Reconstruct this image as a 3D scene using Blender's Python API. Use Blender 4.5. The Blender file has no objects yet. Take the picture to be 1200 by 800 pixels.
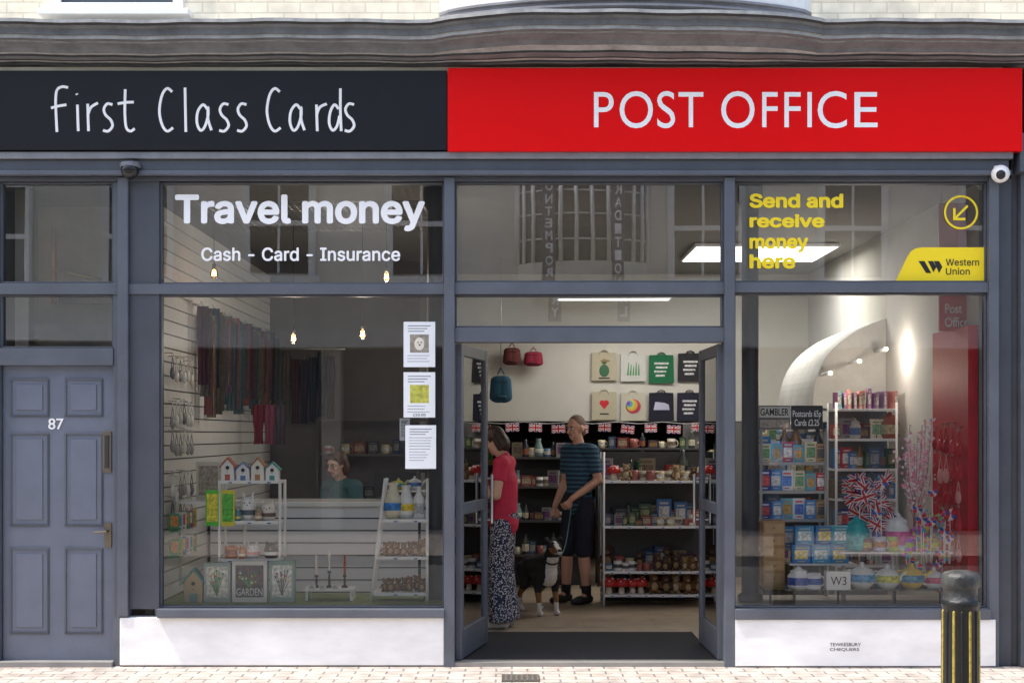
import bpy, math, random, os
from mathutils import Vector, Matrix
R=random.Random(7)
sc=bpy.context.scene
col=sc.collection
sc.view_settings.view_transform='Standard'
try: sc.view_settings.look='None'
except Exception: pass
sc.view_settings.exposure=0
def S(y): return 1666.0/(9.8+y)
def X(px,y=0): return (px-600)/S(y)
def Z(py,y=0): return 1.6+(508-py)/S(y)
def c(r,g,b):
    f=lambda v:(v/255/12.92) if v/255<=.04045 else ((v/255+.055)/1.055)**2.4
    return (f(r),f(g),f(b))
GROT=None
try:
    fd=bpy.utils.system_resource('DATAFILES',path='fonts')
    for fn in ('Inter.woff2','Inter.ttf'):
        p=os.path.join(fd,fn)
        if os.path.exists(p): GROT=bpy.data.fonts.load(p); break
except Exception: GROT=None
# ---------------- materials
MC={}
def mat(col_,rough=.55,metal=0,var=.12,scale=5,bump=0,bs=60,emit=0,coat=0,stretch=None,spec=.5):
    key=(tuple(round(v,4) for v in col_),rough,metal,var,scale,bump,bs,emit,coat,stretch,spec)
    if key in MC: return MC[key]
    m=bpy.data.materials.new('paint'); m.use_nodes=True; nt=m.node_tree; b=nt.nodes['Principled BSDF']
    b.inputs['Roughness'].default_value=rough; b.inputs['Metallic'].default_value=metal; b.inputs['Specular IOR Level'].default_value=spec
    b.inputs['Coat Weight'].default_value=coat
    tc=nt.nodes.new('ShaderNodeTexCoord'); src=tc.outputs['Object']
    if stretch:
        mp=nt.nodes.new('ShaderNodeMapping'); mp.inputs['Scale'].default_value=stretch
        nt.links.new(src,mp.inputs['Vector']); src=mp.outputs['Vector']
    n=nt.nodes.new('ShaderNodeTexNoise'); n.inputs['Scale'].default_value=scale; n.inputs['Detail'].default_value=5
    n.inputs['Roughness'].default_value=.65
    nt.links.new(src,n.inputs['Vector'])
    mr=nt.nodes.new('ShaderNodeMapRange'); mr.inputs['From Min'].default_value=.3; mr.inputs['From Max'].default_value=.7
    mr.inputs['To Min'].default_value=1-var; mr.inputs['To Max'].default_value=1+var
    nt.links.new(n.outputs['Fac'],mr.inputs['Value'])
    vm=nt.nodes.new('ShaderNodeVectorMath'); vm.operation='SCALE'; vm.inputs[0].default_value=col_
    nt.links.new(mr.outputs['Result'],vm.inputs['Scale']); nt.links.new(vm.outputs['Vector'],b.inputs['Base Color'])
    if bump:
        n2=nt.nodes.new('ShaderNodeTexNoise'); n2.inputs['Scale'].default_value=bs; n2.inputs['Detail'].default_value=4
        nt.links.new(tc.outputs['Object'],n2.inputs['Vector'])
        bp=nt.nodes.new('ShaderNodeBump'); bp.inputs['Strength'].default_value=bump; bp.inputs['Distance'].default_value=.01
        nt.links.new(n2.outputs['Fac'],bp.inputs['Height']); nt.links.new(bp.outputs['Normal'],b.inputs['Normal'])
    if emit:
        b.inputs['Emission Color'].default_value=(*col_,1); b.inputs['Emission Strength'].default_value=emit
    MC[key]=m; return m
def brickmat(c1,c2,mo,bw,bh,ms,axis='XZ',rough=.8,bump=.4,off=.5,noise=.15,rot=0):
    m=bpy.data.materials.new('masonry'); m.use_nodes=True; nt=m.node_tree; b=nt.nodes['Principled BSDF']; b.inputs['Roughness'].default_value=rough
    tc=nt.nodes.new('ShaderNodeTexCoord'); sp=nt.nodes.new('ShaderNodeSeparateXYZ'); cb=nt.nodes.new('ShaderNodeCombineXYZ')
    nt.links.new(tc.outputs['Object'],sp.inputs[0])
    nt.links.new(sp.outputs[axis[0]],cb.inputs[0]); nt.links.new(sp.outputs[axis[1]],cb.inputs[1])
    br=nt.nodes.new('ShaderNodeTexBrick'); br.offset=off
    br.inputs['Scale'].default_value=1; br.inputs['Brick Width'].default_value=bw; br.inputs['Row Height'].default_value=bh
    br.inputs['Mortar Size'].default_value=ms; br.inputs['Mortar Smooth'].default_value=.3
    br.inputs['Color1'].default_value=(*c1,1); br.inputs['Color2'].default_value=(*c2,1); br.inputs['Mortar'].default_value=(*mo,1)
    nt.links.new(cb.outputs[0],br.inputs['Vector'])
    n=nt.nodes.new('ShaderNodeTexNoise'); n.inputs['Scale'].default_value=7; n.inputs['Detail'].default_value=6
    nt.links.new(tc.outputs['Object'],n.inputs['Vector'])
    mr=nt.nodes.new('ShaderNodeMapRange'); mr.inputs['From Min'].default_value=.3; mr.inputs['From Max'].default_value=.7
    mr.inputs['To Min'].default_value=1-noise; mr.inputs['To Max'].default_value=1+noise
    nt.links.new(n.outputs['Fac'],mr.inputs['Value'])
    vm=nt.nodes.new('ShaderNodeVectorMath'); vm.operation='SCALE'
    nt.links.new(br.outputs['Color'],vm.inputs[0]); nt.links.new(mr.outputs['Result'],vm.inputs['Scale'])
    nt.links.new(vm.outputs['Vector'],b.inputs['Base Color'])
    bp=nt.nodes.new('ShaderNodeBump'); bp.inputs['Strength'].default_value=bump; bp.inputs['Distance'].default_value=.01; bp.invert=True
    nt.links.new(br.outputs['Fac'],bp.inputs['Height']); nt.links.new(bp.outputs['Normal'],b.inputs['Normal'])
    return m
def speckle(base,spot,scale,thr,rough=.8,stretch=(1,1,1)):
    m=bpy.data.materials.new('printed_cloth'); m.use_nodes=True; nt=m.node_tree; b=nt.nodes['Principled BSDF']; b.inputs['Roughness'].default_value=rough
    tc=nt.nodes.new('ShaderNodeTexCoord'); v=nt.nodes.new('ShaderNodeTexVoronoi'); v.inputs['Scale'].default_value=scale
    mp=nt.nodes.new('ShaderNodeMapping'); mp.inputs['Scale'].default_value=stretch
    nt.links.new(tc.outputs['Object'],mp.inputs['Vector']); nt.links.new(mp.outputs['Vector'],v.inputs['Vector'])
    mt=nt.nodes.new('ShaderNodeMath'); mt.operation='LESS_THAN'; mt.inputs[1].default_value=thr
    nt.links.new(v.outputs['Distance'],mt.inputs[0])
    mx=nt.nodes.new('ShaderNodeMix'); mx.data_type='RGBA'; mx.inputs[6].default_value=(*base,1); mx.inputs[7].default_value=(*spot,1)
    nt.links.new(mt.outputs[0],mx.inputs[0]); nt.links.new(mx.outputs[2],b.inputs['Base Color'])
    return m
def stripes(a_,b_,freq,thr):
    m=bpy.data.materials.new('striped_cloth'); m.use_nodes=True; nt=m.node_tree; b=nt.nodes['Principled BSDF']; b.inputs['Roughness'].default_value=.85
    tc=nt.nodes.new('ShaderNodeTexCoord'); sp=nt.nodes.new('ShaderNodeSeparateXYZ'); nt.links.new(tc.outputs['Object'],sp.inputs[0])
    n=nt.nodes.new('ShaderNodeTexNoise'); n.inputs['Scale'].default_value=30; nt.links.new(tc.outputs['Object'],n.inputs['Vector'])
    m0=nt.nodes.new('ShaderNodeMath'); m0.operation='MULTIPLY_ADD'; m0.inputs[1].default_value=.012; nt.links.new(n.outputs['Fac'],m0.inputs[0]); nt.links.new(sp.outputs['Z'],m0.inputs[2])
    m1=nt.nodes.new('ShaderNodeMath'); m1.operation='MULTIPLY'; m1.inputs[1].default_value=freq; nt.links.new(m0.outputs[0],m1.inputs[0])
    m2=nt.nodes.new('ShaderNodeMath'); m2.operation='SINE'; nt.links.new(m1.outputs[0],m2.inputs[0])
    m3=nt.nodes.new('ShaderNodeMath'); m3.operation='GREATER_THAN'; m3.inputs[1].default_value=thr; nt.links.new(m2.outputs[0],m3.inputs[0])
    mx=nt.nodes.new('ShaderNodeMix'); mx.data_type='RGBA'; mx.inputs[6].default_value=(*a_,1); mx.inputs[7].default_value=(*b_,1)
    nt.links.new(m3.outputs[0],mx.inputs[0]); nt.links.new(mx.outputs[2],b.inputs['Base Color']); return m
def glassmat(k=2.6,tint=.93,rough=.0):
    m=bpy.data.materials.new('window_glass'); m.use_nodes=True; nt=m.node_tree
    for n in list(nt.nodes):
        if n.type!='OUTPUT_MATERIAL': nt.nodes.remove(n)
    out=[n for n in nt.nodes if n.type=='OUTPUT_MATERIAL'][0]
    t=nt.nodes.new('ShaderNodeBsdfTransparent'); t.inputs[0].default_value=(tint,tint*1.01,tint,1)
    g=nt.nodes.new('ShaderNodeBsdfGlossy'); g.inputs['Roughness'].default_value=rough
    f=nt.nodes.new('ShaderNodeFresnel'); f.inputs['IOR'].default_value=1.5
    tc=nt.nodes.new('ShaderNodeTexCoord'); n=nt.nodes.new('ShaderNodeTexNoise'); n.inputs['Scale'].default_value=.9
    nt.links.new(tc.outputs['Object'],n.inputs['Vector'])
    bp=nt.nodes.new('ShaderNodeBump'); bp.inputs['Strength'].default_value=.05; bp.inputs['Distance'].default_value=.02
    nt.links.new(n.outputs['Fac'],bp.inputs['Height']); nt.links.new(bp.outputs['Normal'],g.inputs['Normal'])
    mt=nt.nodes.new('ShaderNodeMath'); mt.operation='MULTIPLY'; mt.use_clamp=True; mt.inputs[1].default_value=k
    nt.links.new(f.outputs[0],mt.inputs[0])
    mx=nt.nodes.new('ShaderNodeMixShader'); nt.links.new(mt.outputs[0],mx.inputs[0]); nt.links.new(t.outputs[0],mx.inputs[1]); nt.links.new(g.outputs[0],mx.inputs[2])
    nt.links.new(mx.outputs[0],out.inputs[0]); return m
# ---------------- mesh builder
class MB:
    def __init__(s): s.v=[];s.f=[];s.m=[];s.mats=[];s.sm=[];s.M=Matrix.Identity(4)
    def mi(s,m):
        if m not in s.mats: s.mats.append(m)
        return s.mats.index(m)
    def add(s,vs,fs,m,smooth=False):
        b=len(s.v); i=s.mi(m)
        s.v+=[tuple(s.M@Vector(v)) for v in vs]
        for f in fs: s.f.append([b+k for k in f]); s.m.append(i); s.sm.append(smooth)
    def box(s,x0,x1,y0,y1,z0,z1,m):
        if x0>x1:x0,x1=x1,x0
        if y0>y1:y0,y1=y1,y0
        if z0>z1:z0,z1=z1,z0
        s.add([(x0,y0,z0),(x1,y0,z0),(x1,y1,z0),(x0,y1,z0),(x0,y0,z1),(x1,y0,z1),(x1,y1,z1),(x0,y1,z1)],
              [(0,3,2,1),(4,5,6,7),(0,1,5,4),(1,2,6,5),(2,3,7,6),(3,0,4,7)],m)
    def tube(s,p0,p1,r0,r1,m,n=12,a=1,b=1,side=(1,0,0),rings=0,smooth=True):
        p0=Vector(p0);p1=Vector(p1);d=p1-p0; L=d.length
        if L<1e-6: d=Vector((0,0,1)); L=1e-6
        d=d.normalized(); u=Vector(side)-d*Vector(side).dot(d)
        if u.length<.05: u=Vector((0,1,0))-d*d.y
        if u.length<.05: u=Vector((0,0,1))-d*d.z
        u.normalize(); w=d.cross(u)
        secs=[]
        if rings:
            for k in range(rings): t=(k/rings)*math.pi/2; secs.append((p0-d*r0*math.cos(t)*min(a,b,1),r0*max(math.sin(t),.02)))
            secs+= [(p0,r0),(p1,r1)]
            for k in range(rings-1,-1,-1): t=(k/rings)*math.pi/2; secs.append((p1+d*r1*math.cos(t)*min(a,b,1),r1*max(math.sin(t),.02)))
        else: secs=[(p0,r0),(p1,r1)]
        vs=[]
        for q,r in secs:
            for i in range(n):
                t=2*math.pi*i/n; vs.append(q+u*(r*a*math.cos(t))+w*(r*b*math.sin(t)))
        fs=[]
        for j in range(len(secs)-1):
            for i in range(n): fs.append((j*n+i,j*n+(i+1)%n,(j+1)*n+(i+1)%n,(j+1)*n+i))
        fs2=[tuple(reversed(range(n))),tuple(range((len(secs)-1)*n,len(secs)*n))]
        s.add(vs,fs,m,smooth); b0=len(s.v)-len(vs); i=s.mi(m)
        for f in fs2: s.f.append([b0+k for k in f]); s.m.append(i); s.sm.append(False)
    def cap(s,p0,p1,r0,r1,m,n=12,**k): s.tube(p0,p1,r0,r1,m,n=n,rings=4,**k)
    def ell(s,ctr,rx,ry,rz,m,n=14,k=8):
        vs=[];fs=[]
        for j in range(k+1):
            t=math.pi*j/k; rr=max(math.sin(t),.01)
            for i in range(n):
                a=2*math.pi*i/n; vs.append((ctr[0]+rx*rr*math.cos(a),ctr[1]+ry*rr*math.sin(a),ctr[2]-rz*math.cos(t)))
        for j in range(k):
            for i in range(n): fs.append((j*n+i,j*n+(i+1)%n,(j+1)*n+(i+1)%n,(j+1)*n+i))
        fs.append(tuple(reversed(range(n)))); fs.append(tuple(range(k*n,(k+1)*n)))
        s.add(vs,fs,m,True)
    def lathe(s,prof,m,n=20,c0=(0,0,0)):
        vs=[];fs=[]
        for r,z in prof:
            for i in range(n):
                a=2*math.pi*i/n; vs.append((c0[0]+max(r,.0005)*math.cos(a),c0[1]+max(r,.0005)*math.sin(a),c0[2]+z))
        for j in range(len(prof)-1):
            for i in range(n): fs.append((j*n+i,j*n+(i+1)%n,(j+1)*n+(i+1)%n,(j+1)*n+i))
        s.add(vs,fs,m,True)
    def prism(s,pts,y0,y1,m):
        n=len(pts); vs=[(p[0],y0,p[1]) for p in pts]+[(p[0],y1,p[1]) for p in pts]
        fs=[tuple(range(n)),tuple(reversed(range(n,2*n)))]+[(i,i+n,(i+1)%n+n,(i+1)%n) for i in range(n)]
        s.add(vs,fs,m)
    def path(s,pts,r,m,n=8):
        for a,b in zip(pts[:-1],pts[1:]): s.cap(a,b,r,r,m,n=n)
    def vinyl(s,t,x0,x1,z0,z1,y,m,bold=0,font=None,rows=110):
        # flat vinyl lettering: outlines filled by the non-zero winding rule, so overlapping contours stay solid
        cu=bpy.data.curves.new('t','FONT'); cu.body=t; cu.font=font; cu.resolution_u=6; cu.fill_mode='NONE'
        ob=bpy.data.objects.new('t',cu); col.objects.link(ob)
        me=bpy.data.meshes.new_from_object(ob.evaluated_get(bpy.context.evaluated_depsgraph_get()))
        P=[(v.co.x,v.co.y) for v in me.vertices]; E=[]
        for e in me.edges:
            i,j=sorted(e.vertices)
            E.append((i,j) if j-i==1 else (j,i))
        # a two-vertex ambiguity cannot occur for glyph outlines (all loops are longer)
        bpy.data.objects.remove(ob); bpy.data.curves.remove(cu); bpy.data.meshes.remove(me)
        if not E: return False
        offs=[(0,0)]+([(bold*math.cos(k*math.pi/4),bold*math.sin(k*math.pi/4)) for k in range(8)] if bold else [])
        segs=[(P[i][0]+ox,P[i][1]+oy,P[j][0]+ox,P[j][1]+oy) for i,j in E for ox,oy in offs]
        a0=min(q[0] for q in segs);a1=max(q[0] for q in segs);b0=min(q[1] for q in segs);b1=max(q[1] for q in segs); h=(b1-b0)/rows
        buckets=[[] for _ in range(rows)]
        for q in segs:
            lo,hi=min(q[1],q[3]),max(q[1],q[3])
            if hi-lo<1e-9: continue
            for r in range(max(0,int((lo-b0)/h)-1),min(rows-1,int((hi-b0)/h)+1)+1):
                ym=b0+(r+.5)*h
                if lo<=ym<hi: buckets[r].append(q)
        vs=[];fs=[]
        for r in range(rows):
            ya=b0+r*h; yb_=ya+h; ym=ya+h/2; L=[]
            for q in buckets[r]:
                k=(q[2]-q[0])/(q[3]-q[1]); xm=q[0]+k*(ym-q[1]); kk=max(-1.5*1,min(1.5,k)); L.append((xm,xm-kk*h/2,xm+kk*h/2,1 if q[3]>q[1] else -1))
            L.sort(key=lambda q:q[0]); wn=0; st_=None
            for q in L:
                w0=wn; wn+=q[3]
                if w0==0 and wn!=0: st_=q
                elif w0!=0 and wn==0 and q[0]-st_[0]>1e-5:
                    n=len(vs)
                    for (xx,yy_) in ((st_[1],ya),(q[1],ya),(q[2],yb_),(st_[2],yb_)):
                        vs.append((x0+(x1-x0)*(xx-a0)/(a1-a0),y-.002,z0+(z1-z0)*(yy_-b0)/(b1-b0)))
                    fs.append((n,n+1,n+2,n+3))
        s.add(vs,fs,m); return True
    def text(s,t,x0,x1,z0,z1,y,m,bold=0,flip=False,thick=.003,align='LEFT',ls=1.0,font=None):
        if font:
            if s.vinyl(t,x0,x1,z0,z1,y,m,bold,font): return
            font=None
        cu=bpy.data.curves.new('t','FONT'); cu.body=t; cu.extrude=.01; cu.align_x=align; cu.space_line=ls; cu.resolution_u=5; cu.offset=min(bold,.02)
        ob=bpy.data.objects.new('t',cu); col.objects.link(ob); dg=bpy.context.evaluated_depsgraph_get()
        me=bpy.data.meshes.new_from_object(ob.evaluated_get(dg))
        vs=[v.co.copy() for v in me.vertices]; fs=[tuple(p.vertices) for p in me.polygons]
        bpy.data.objects.remove(ob); bpy.data.curves.remove(cu); bpy.data.meshes.remove(me)
        if not vs: return
        a0=min(v.x for v in vs);a1=max(v.x for v in vs);b0=min(v.y for v in vs);b1=max(v.y for v in vs); zm=max(v.z for v in vs)
        out=[]
        for v in vs:
            u=(v.x-a0)/(a1-a0); w=(v.y-b0)/(b1-b0); xx=(x1-(x1-x0)*u) if flip else (x0+(x1-x0)*u)
            out.append((xx,y-(thick*max(0,v.z)/zm)*(-1 if flip else 1),z0+(z1-z0)*w))
        s.add(out,fs,m)
    def mesh(s,name):
        me=bpy.data.meshes.new(name); me.from_pydata(s.v,[],s.f)
        for m in s.mats: me.materials.append(m)
        me.polygons.foreach_set('material_index',s.m); me.polygons.foreach_set('use_smooth',s.sm); me.update(); return me
    def obj(s,name,parent=None,loc=(0,0,0),rotz=0,label=None,cat=None,group=None,bevel=0,kind=None):
        return place(s.mesh(name),name,parent,loc,rotz,label,cat,group,bevel=bevel,kind=kind)
    def organic(s,name,parent,voxel,it=3,fn=None,mats=None,label=None):
        me=s.mesh('tmp'); ob=bpy.data.objects.new('tmp',me); col.objects.link(ob)
        r=ob.modifiers.new('r','REMESH'); r.mode='VOXEL'; r.voxel_size=voxel
        sm=ob.modifiers.new('s','SMOOTH'); sm.factor=.5; sm.iterations=it
        dg=bpy.context.evaluated_depsgraph_get(); m2=bpy.data.meshes.new_from_object(ob.evaluated_get(dg)); bpy.data.objects.remove(ob)
        m2.materials.clear()
        for m in (mats or s.mats): m2.materials.append(m)
        for p in m2.polygons:
            p.use_smooth=True; p.material_index=fn(p.center) if fn else 0
        m2.name=name
        return place(m2,name,parent,(0,0,0),0,label)
def place(me,name,parent=None,loc=(0,0,0),rotz=0,label=None,cat=None,group=None,scale=1,bevel=0,kind=None):
    o=bpy.data.objects.new(name,me); col.objects.link(o); o.location=loc; o.rotation_euler=(0,0,rotz)
    o.scale=(scale,)*3 if not isinstance(scale,tuple) else scale
    if parent: o.parent=parent
    if label: o['label']=label
    if cat: o['category']=cat
    if group: o['group']=group
    if kind: o['kind']=kind
    if bevel:
        b=o.modifiers.new('b','BEVEL'); b.width=bevel; b.segments=2; b.limit_method='ANGLE'
    return o
def thing(name,loc,label,cat,rotz=0,group=None,parent=None):
    o=bpy.data.objects.new(name,None); col.objects.link(o); o.location=loc; o.rotation_euler=(0,0,rotz); o.empty_display_size=.1
    if label:o['label']=label
    if cat:o['category']=cat
    if group:o['group']=group
    if parent:o.parent=parent
    return o
# ---------------- common materials
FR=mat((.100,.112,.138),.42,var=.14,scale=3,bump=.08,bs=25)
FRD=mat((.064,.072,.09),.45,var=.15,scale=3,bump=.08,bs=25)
DOORM=mat((.142,.162,.212),.42,var=.1,scale=4,bump=.1,bs=30)
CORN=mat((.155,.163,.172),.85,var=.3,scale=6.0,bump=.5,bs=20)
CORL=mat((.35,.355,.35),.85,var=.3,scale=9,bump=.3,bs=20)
CORSHADE=mat((.05,.052,.055),.9,var=.3,scale=9)  # shadow lines between the cornice mouldings, put into the colour
CREAM=brickmat((.9,.82,.64),(.84,.76,.60),(.70,.63,.50),.225,.075,.006,bump=.3)
WHITEP=mat((.84,.84,.82),.5,var=.06)
RISER=mat((.88,.88,.88),.6,var=.13,scale=1.6,bump=.2,bs=8,stretch=(1,1,2.5))
GL=glassmat(2.3,.92); GLT=glassmat(4.0,.84); GLD=glassmat(1.6,.95)
INW=mat((.62,.60,.54),.8,var=.05,scale=2)
INGREY=mat((.16,.155,.15),.8,var=.1,scale=2)
CEIL=mat((.28,.27,.255),.85,var=.06,scale=2)
BLACK=mat((.012,.012,.014),.5); DARK=mat((.03,.03,.035),.6); WHT=mat((.88,.88,.88),.4,var=.03)
METAL=mat((.55,.55,.55),.3,1); BRASS=mat((.24,.21,.16),.4,1)
SLAT=mat((.7,.7,.68),.5,var=.04); SLG=mat((.2,.2,.2),.8)
VW=mat((.98,.98,.98),.5,var=.0); YEL=mat((.98,.74,.01),.5,var=.0)
# ---------------- setting
def sheet(name,x0,x1,y0,y1,z,m,label):
    b=MB(); b.add([(x0,y0,z),(x1,y0,z),(x1,y1,z),(x0,y1,z)],[(0,1,2,3)],m); return b.obj(name,label=label,kind='structure')
sheet('ground',-400,400,-400,400,-.13,mat((.24,.23,.21),.9,var=.2,scale=.5),'pale ground around the street')
sheet('road',-60,60,-8.5,-3.2,-.124,mat((.15,.148,.145),.9,var=.25,scale=8,bump=.3,bs=150),'pale worn asphalt road')
PAV=brickmat((.52,.44,.38),(.43,.38,.34),(.2,.18,.165),.21,.105,.007,'XY',.85,.7,noise=.3)
b=MB(); b.box(-60,60,-3.05,-.0,-.128,0,PAV); b.obj('pavement',label='buff brick paving in front of the shop',kind='structure')
b=MB(); b.box(-60,60,-3.2,-3.053,-.13,.003,mat((.4,.39,.37),.8,var=.15)); b.obj('kerb',label='grey stone kerb',kind='structure')
b=MB(); b.box(-60,60,-13,-8.5,-.128,0,PAV); b.obj('pavement',label='buff brick paving across the road',kind='structure')
b=MB(); b.box(X(588,-.45),X(632,-.45),-.62,-.36,.002,.006,mat((.12,.11,.1),.6,.5))
for i in range(7):
    x=X(588,-.45)+.02+i*.035; b.box(x,x+.015,-.6,-.38,.006,.01,mat((.2,.18,.16),.6,.5))
b.obj('drain_cover',label='small rusty iron drain cover set in the pavement',cat='drain cover')
# ---------------- shop building
B=thing('shop_building',(0,0,0),'cream upper building with grey painted ground floor shopfront','building')
b=MB(); b.box(-8,8,.02,.3,4.15,8,CREAM); b.obj('upper_wall',B)
b=MB(); b.box(-8,-6,.02,.3,0,4.15,CREAM); b.box(-6,-3.75,.03,.3,0,4.15,CREAM); b.box(5.2,8,.02,.3,0,4.15,CREAM)
b.box(-8,-7.8,.3,9,0,8,CREAM); b.box(7.8,8,.3,9,0,8,CREAM); b.box(-8,8,9,9.2,0,8,CREAM); b.box(-8.2,8.2,-.1,9.3,8.003,8.15,mat((.2,.2,.2))); b.obj('wall',B)
def bulge(x):
    a,bb=X(505,-.4),X(965,-.4)
    if a<x<bb:
        t=(x-a)/(bb-a); return .14*min(1,math.sin(math.pi*t)*1.8)**.8
    return 0
prof=[(0.0,4.115),(-.10,4.115),(-.10,4.130),(-.13,4.131),(-.13,4.139),(-.20,4.141),(-.20,4.156),(-.235,4.158),(-.255,4.182),(-.31,4.200),(-.325,4.203),(-.325,4.214),(-.375,4.216),(-.375,4.240),(-.39,4.241),(-.39,4.278),(-.405,4.281),(-.415,4.296),(-.455,4.302),(-.455,4.324),(-.43,4.330),(-.2,4.352),(.03,4.37)]
lightj=(2,6,10,12,18,19,20,21); shadej=(1,3,5,17)
b=MB(); N=120; xs=[-8.1+16.2*i/N for i in range(N+1)]+[X(505,-.4),X(965,-.4)]; xs.sort()
vs=[];fs=[];fl=[];fd_=[];K=len(prof)
for x in xs:
    g=bulge(x)
    for y,z in prof: vs.append((x,(y-g*(min(1,-y/.3)) if y<0 else y),z+(g*.14 if y<-.2 else 0)+.005*math.sin(x*3.1)+.003*math.sin(x*11)))
for i in range(len(xs)-1):
    for j in range(K-1): (fl if j in lightj else fd_ if j in shadej else fs).append((i*K+j,(i+1)*K+j,(i+1)*K+j+1,i*K+j+1))
b.add(vs,fs,CORN); b.add(vs,fl,CORL); b.add(vs,fd_,CORSHADE); b.obj('cornice',B)
b=MB(); a,bb=X(512,-.3),X(962,-.3); n=40; vs=[]; fs=[]; LEAD=mat((.2,.2,.22),.55,var=.25,bump=.2)
pr=[(0,4.41),(1,4.43),(1,4.445),(.93,4.455),(.93,4.47),(1.02,4.475),(1.02,4.49),(.9,4.50)]
for i in range(n+1):
    t=i/n; x=a+(bb-a)*t; g=.40*math.sin(math.pi*t)**.6+.02
    for k,z in pr: vs.append((x,.02-g*k,z))
for i in range(n):
    for j in range(len(pr)-1): q=len(pr); fs.append((i*q+j,(i+1)*q+j,(i+1)*q+j+1,i*q+j+1))
b.add(vs,fs,LEAD); b.obj('bow_window_base',B)
b=MB(); vs=[];fs=[]
for i in range(n+1):
    t=i/n; x=a+(bb-a)*t; g=.35*math.sin(math.pi*t)**.6+.01
    vs+=[(x,.02-g,4.49),(x,.02-g,6.8)]
for i in range(n): fs.append((2*i,2*i+2,2*i+3,2*i+1))
b.add(vs,fs,WHITEP)
for i in range(5):
    t0=.12+i*.16
    x0=a+(bb-a)*t0; x1=a+(bb-a)*(t0+.13); g=.38*math.sin(math.pi*(t0+.065))**.6
    b.box(x0,x1,.0-g,.05-g,4.85,6.5,mat((.05,.06,.07),.1))
b.obj('bow_window',B)
for (p0,p1) in ((45,222),):
    w=MB(); x0,x1=X(p0,-.1),X(p1,-.1)
    w.box(x0,x1,-.12,.1,4.455,4.495,WHITEP); w.box(x0+.06,x1-.06,-.03,.08,4.495,4.56,WHITEP)
    w.box(x0+.06,x0+.13,-.03,.08,4.56,6,WHITEP); w.box(x1-.13,x1-.06,-.03,.08,4.56,6,WHITEP); w.box(x0+.13,x1-.13,-.03,.08,5.28,5.33,WHITEP)
    w.box(x0+.13,x1-.13,.0,.05,4.56,6,mat((.05,.06,.07),.08)); w.box(x0,x1,-.05,.1,6,6.12,WHITEP)
    w.obj('sash_window',B,bevel=.004)
b=MB(); zt=4.113
b.box(-6,X(1172),-.05,.1,Z(176),zt,mat(c(235,230,210),.7,var=.12))
b.box(-6,3.42,-.10,.1,Z(186,-.1),Z(178,-.1),mat((.2,.21,.23),.5,var=.2,scale=6)); b.box(-6,3.40,-.07,.1,Z(199,-.1),Z(186,-.1)-.001,FRD); b.box(-6,3.41,-.09,.1,Z(205,-.09),Z(199,-.1)-.001,FR)
b.box(-6,3.405,-.03,.1,Z(213),Z(205,-.09)-.001,FRD); b.obj('fascia',B,bevel=.004)
zh=Z(209)
b=MB()
def V(p0,p1,t,bt,y0,y1,m=FR): b.box(X(p0),X(p1),y0,y1,Z(bt),t if t<10 else Z(t),m)
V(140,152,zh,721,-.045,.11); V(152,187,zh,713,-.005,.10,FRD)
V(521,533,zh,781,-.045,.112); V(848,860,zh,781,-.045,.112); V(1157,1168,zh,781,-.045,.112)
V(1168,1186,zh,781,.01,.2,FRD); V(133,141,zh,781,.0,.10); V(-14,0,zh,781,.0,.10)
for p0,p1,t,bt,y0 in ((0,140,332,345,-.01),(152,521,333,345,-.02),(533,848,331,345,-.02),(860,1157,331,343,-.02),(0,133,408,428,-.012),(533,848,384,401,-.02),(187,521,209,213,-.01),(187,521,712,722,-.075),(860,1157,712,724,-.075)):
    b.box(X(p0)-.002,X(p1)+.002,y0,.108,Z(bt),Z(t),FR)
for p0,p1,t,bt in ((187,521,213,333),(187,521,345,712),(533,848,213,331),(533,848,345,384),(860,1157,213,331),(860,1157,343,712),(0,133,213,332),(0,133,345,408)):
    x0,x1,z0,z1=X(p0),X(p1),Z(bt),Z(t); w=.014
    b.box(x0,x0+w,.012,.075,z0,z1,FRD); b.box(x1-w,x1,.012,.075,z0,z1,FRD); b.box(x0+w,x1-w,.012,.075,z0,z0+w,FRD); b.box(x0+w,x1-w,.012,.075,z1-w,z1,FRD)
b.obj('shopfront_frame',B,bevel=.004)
b=MB(); b.box(X(142),X(521)-.002,-.035,.1,.012,Z(722)-.002,RISER); b.obj('stall_riser',B,label='scuffed white painted panel under the window',bevel=.006)
b=MB(); b.box(X(860)+.002,X(1163),-.06,.1,.012,Z(724)-.002,RISER); b.text('TEWKESBURY',X(970),X(1006),Z(755),Z(751),-.061,DARK,thick=.001); b.text('CHEQUERS',X(970),X(1004),Z(761),Z(757),-.061,DARK,thick=.001)
b.obj('stall_riser',B,label='white painted panel with small black lettering',bevel=0)
b=MB(); DIRT=mat((.2,.19,.18),.9,var=.3)
b.box(X(142),X(521),-.03,.1,0,.012,DIRT); b.box(X(860),X(1157),-.05,.1,0,.012,DIRT); b.box(X(533),X(848),-.03,.1,0,.03,mat((.3,.29,.27),.5,.3)); b.box(-6,X(133),-.05,.1,0,.035,mat((.25,.24,.23),.8)); b.obj('threshold',B)
b=MB(); NB=mat((.075,.085,.105),.5)
b.box(3.49,3.56,-.05,.2,0,Z(176),NB); b.box(3.56,5.2,.0,.2,0,.5,NB); b.box(3.56,5.2,0,.2,3.0,4.11,NB); b.box(3.46,3.58,-.12,.1,Z(205),Z(160),NB); b.box(5.1,5.2,-.02,.2,.5,3,NB)
b.box(X(1186),3.49,.02,.2,0,Z(176),mat((.06,.06,.07),.6))
b.obj('neighbouring_shopfront',B,bevel=.005)
b=MB(); b.box(3.56,5.1,.08,.1,.5,3,mat((.02,.022,.025),.05)); b.obj('neighbouring_window',B)
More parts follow.
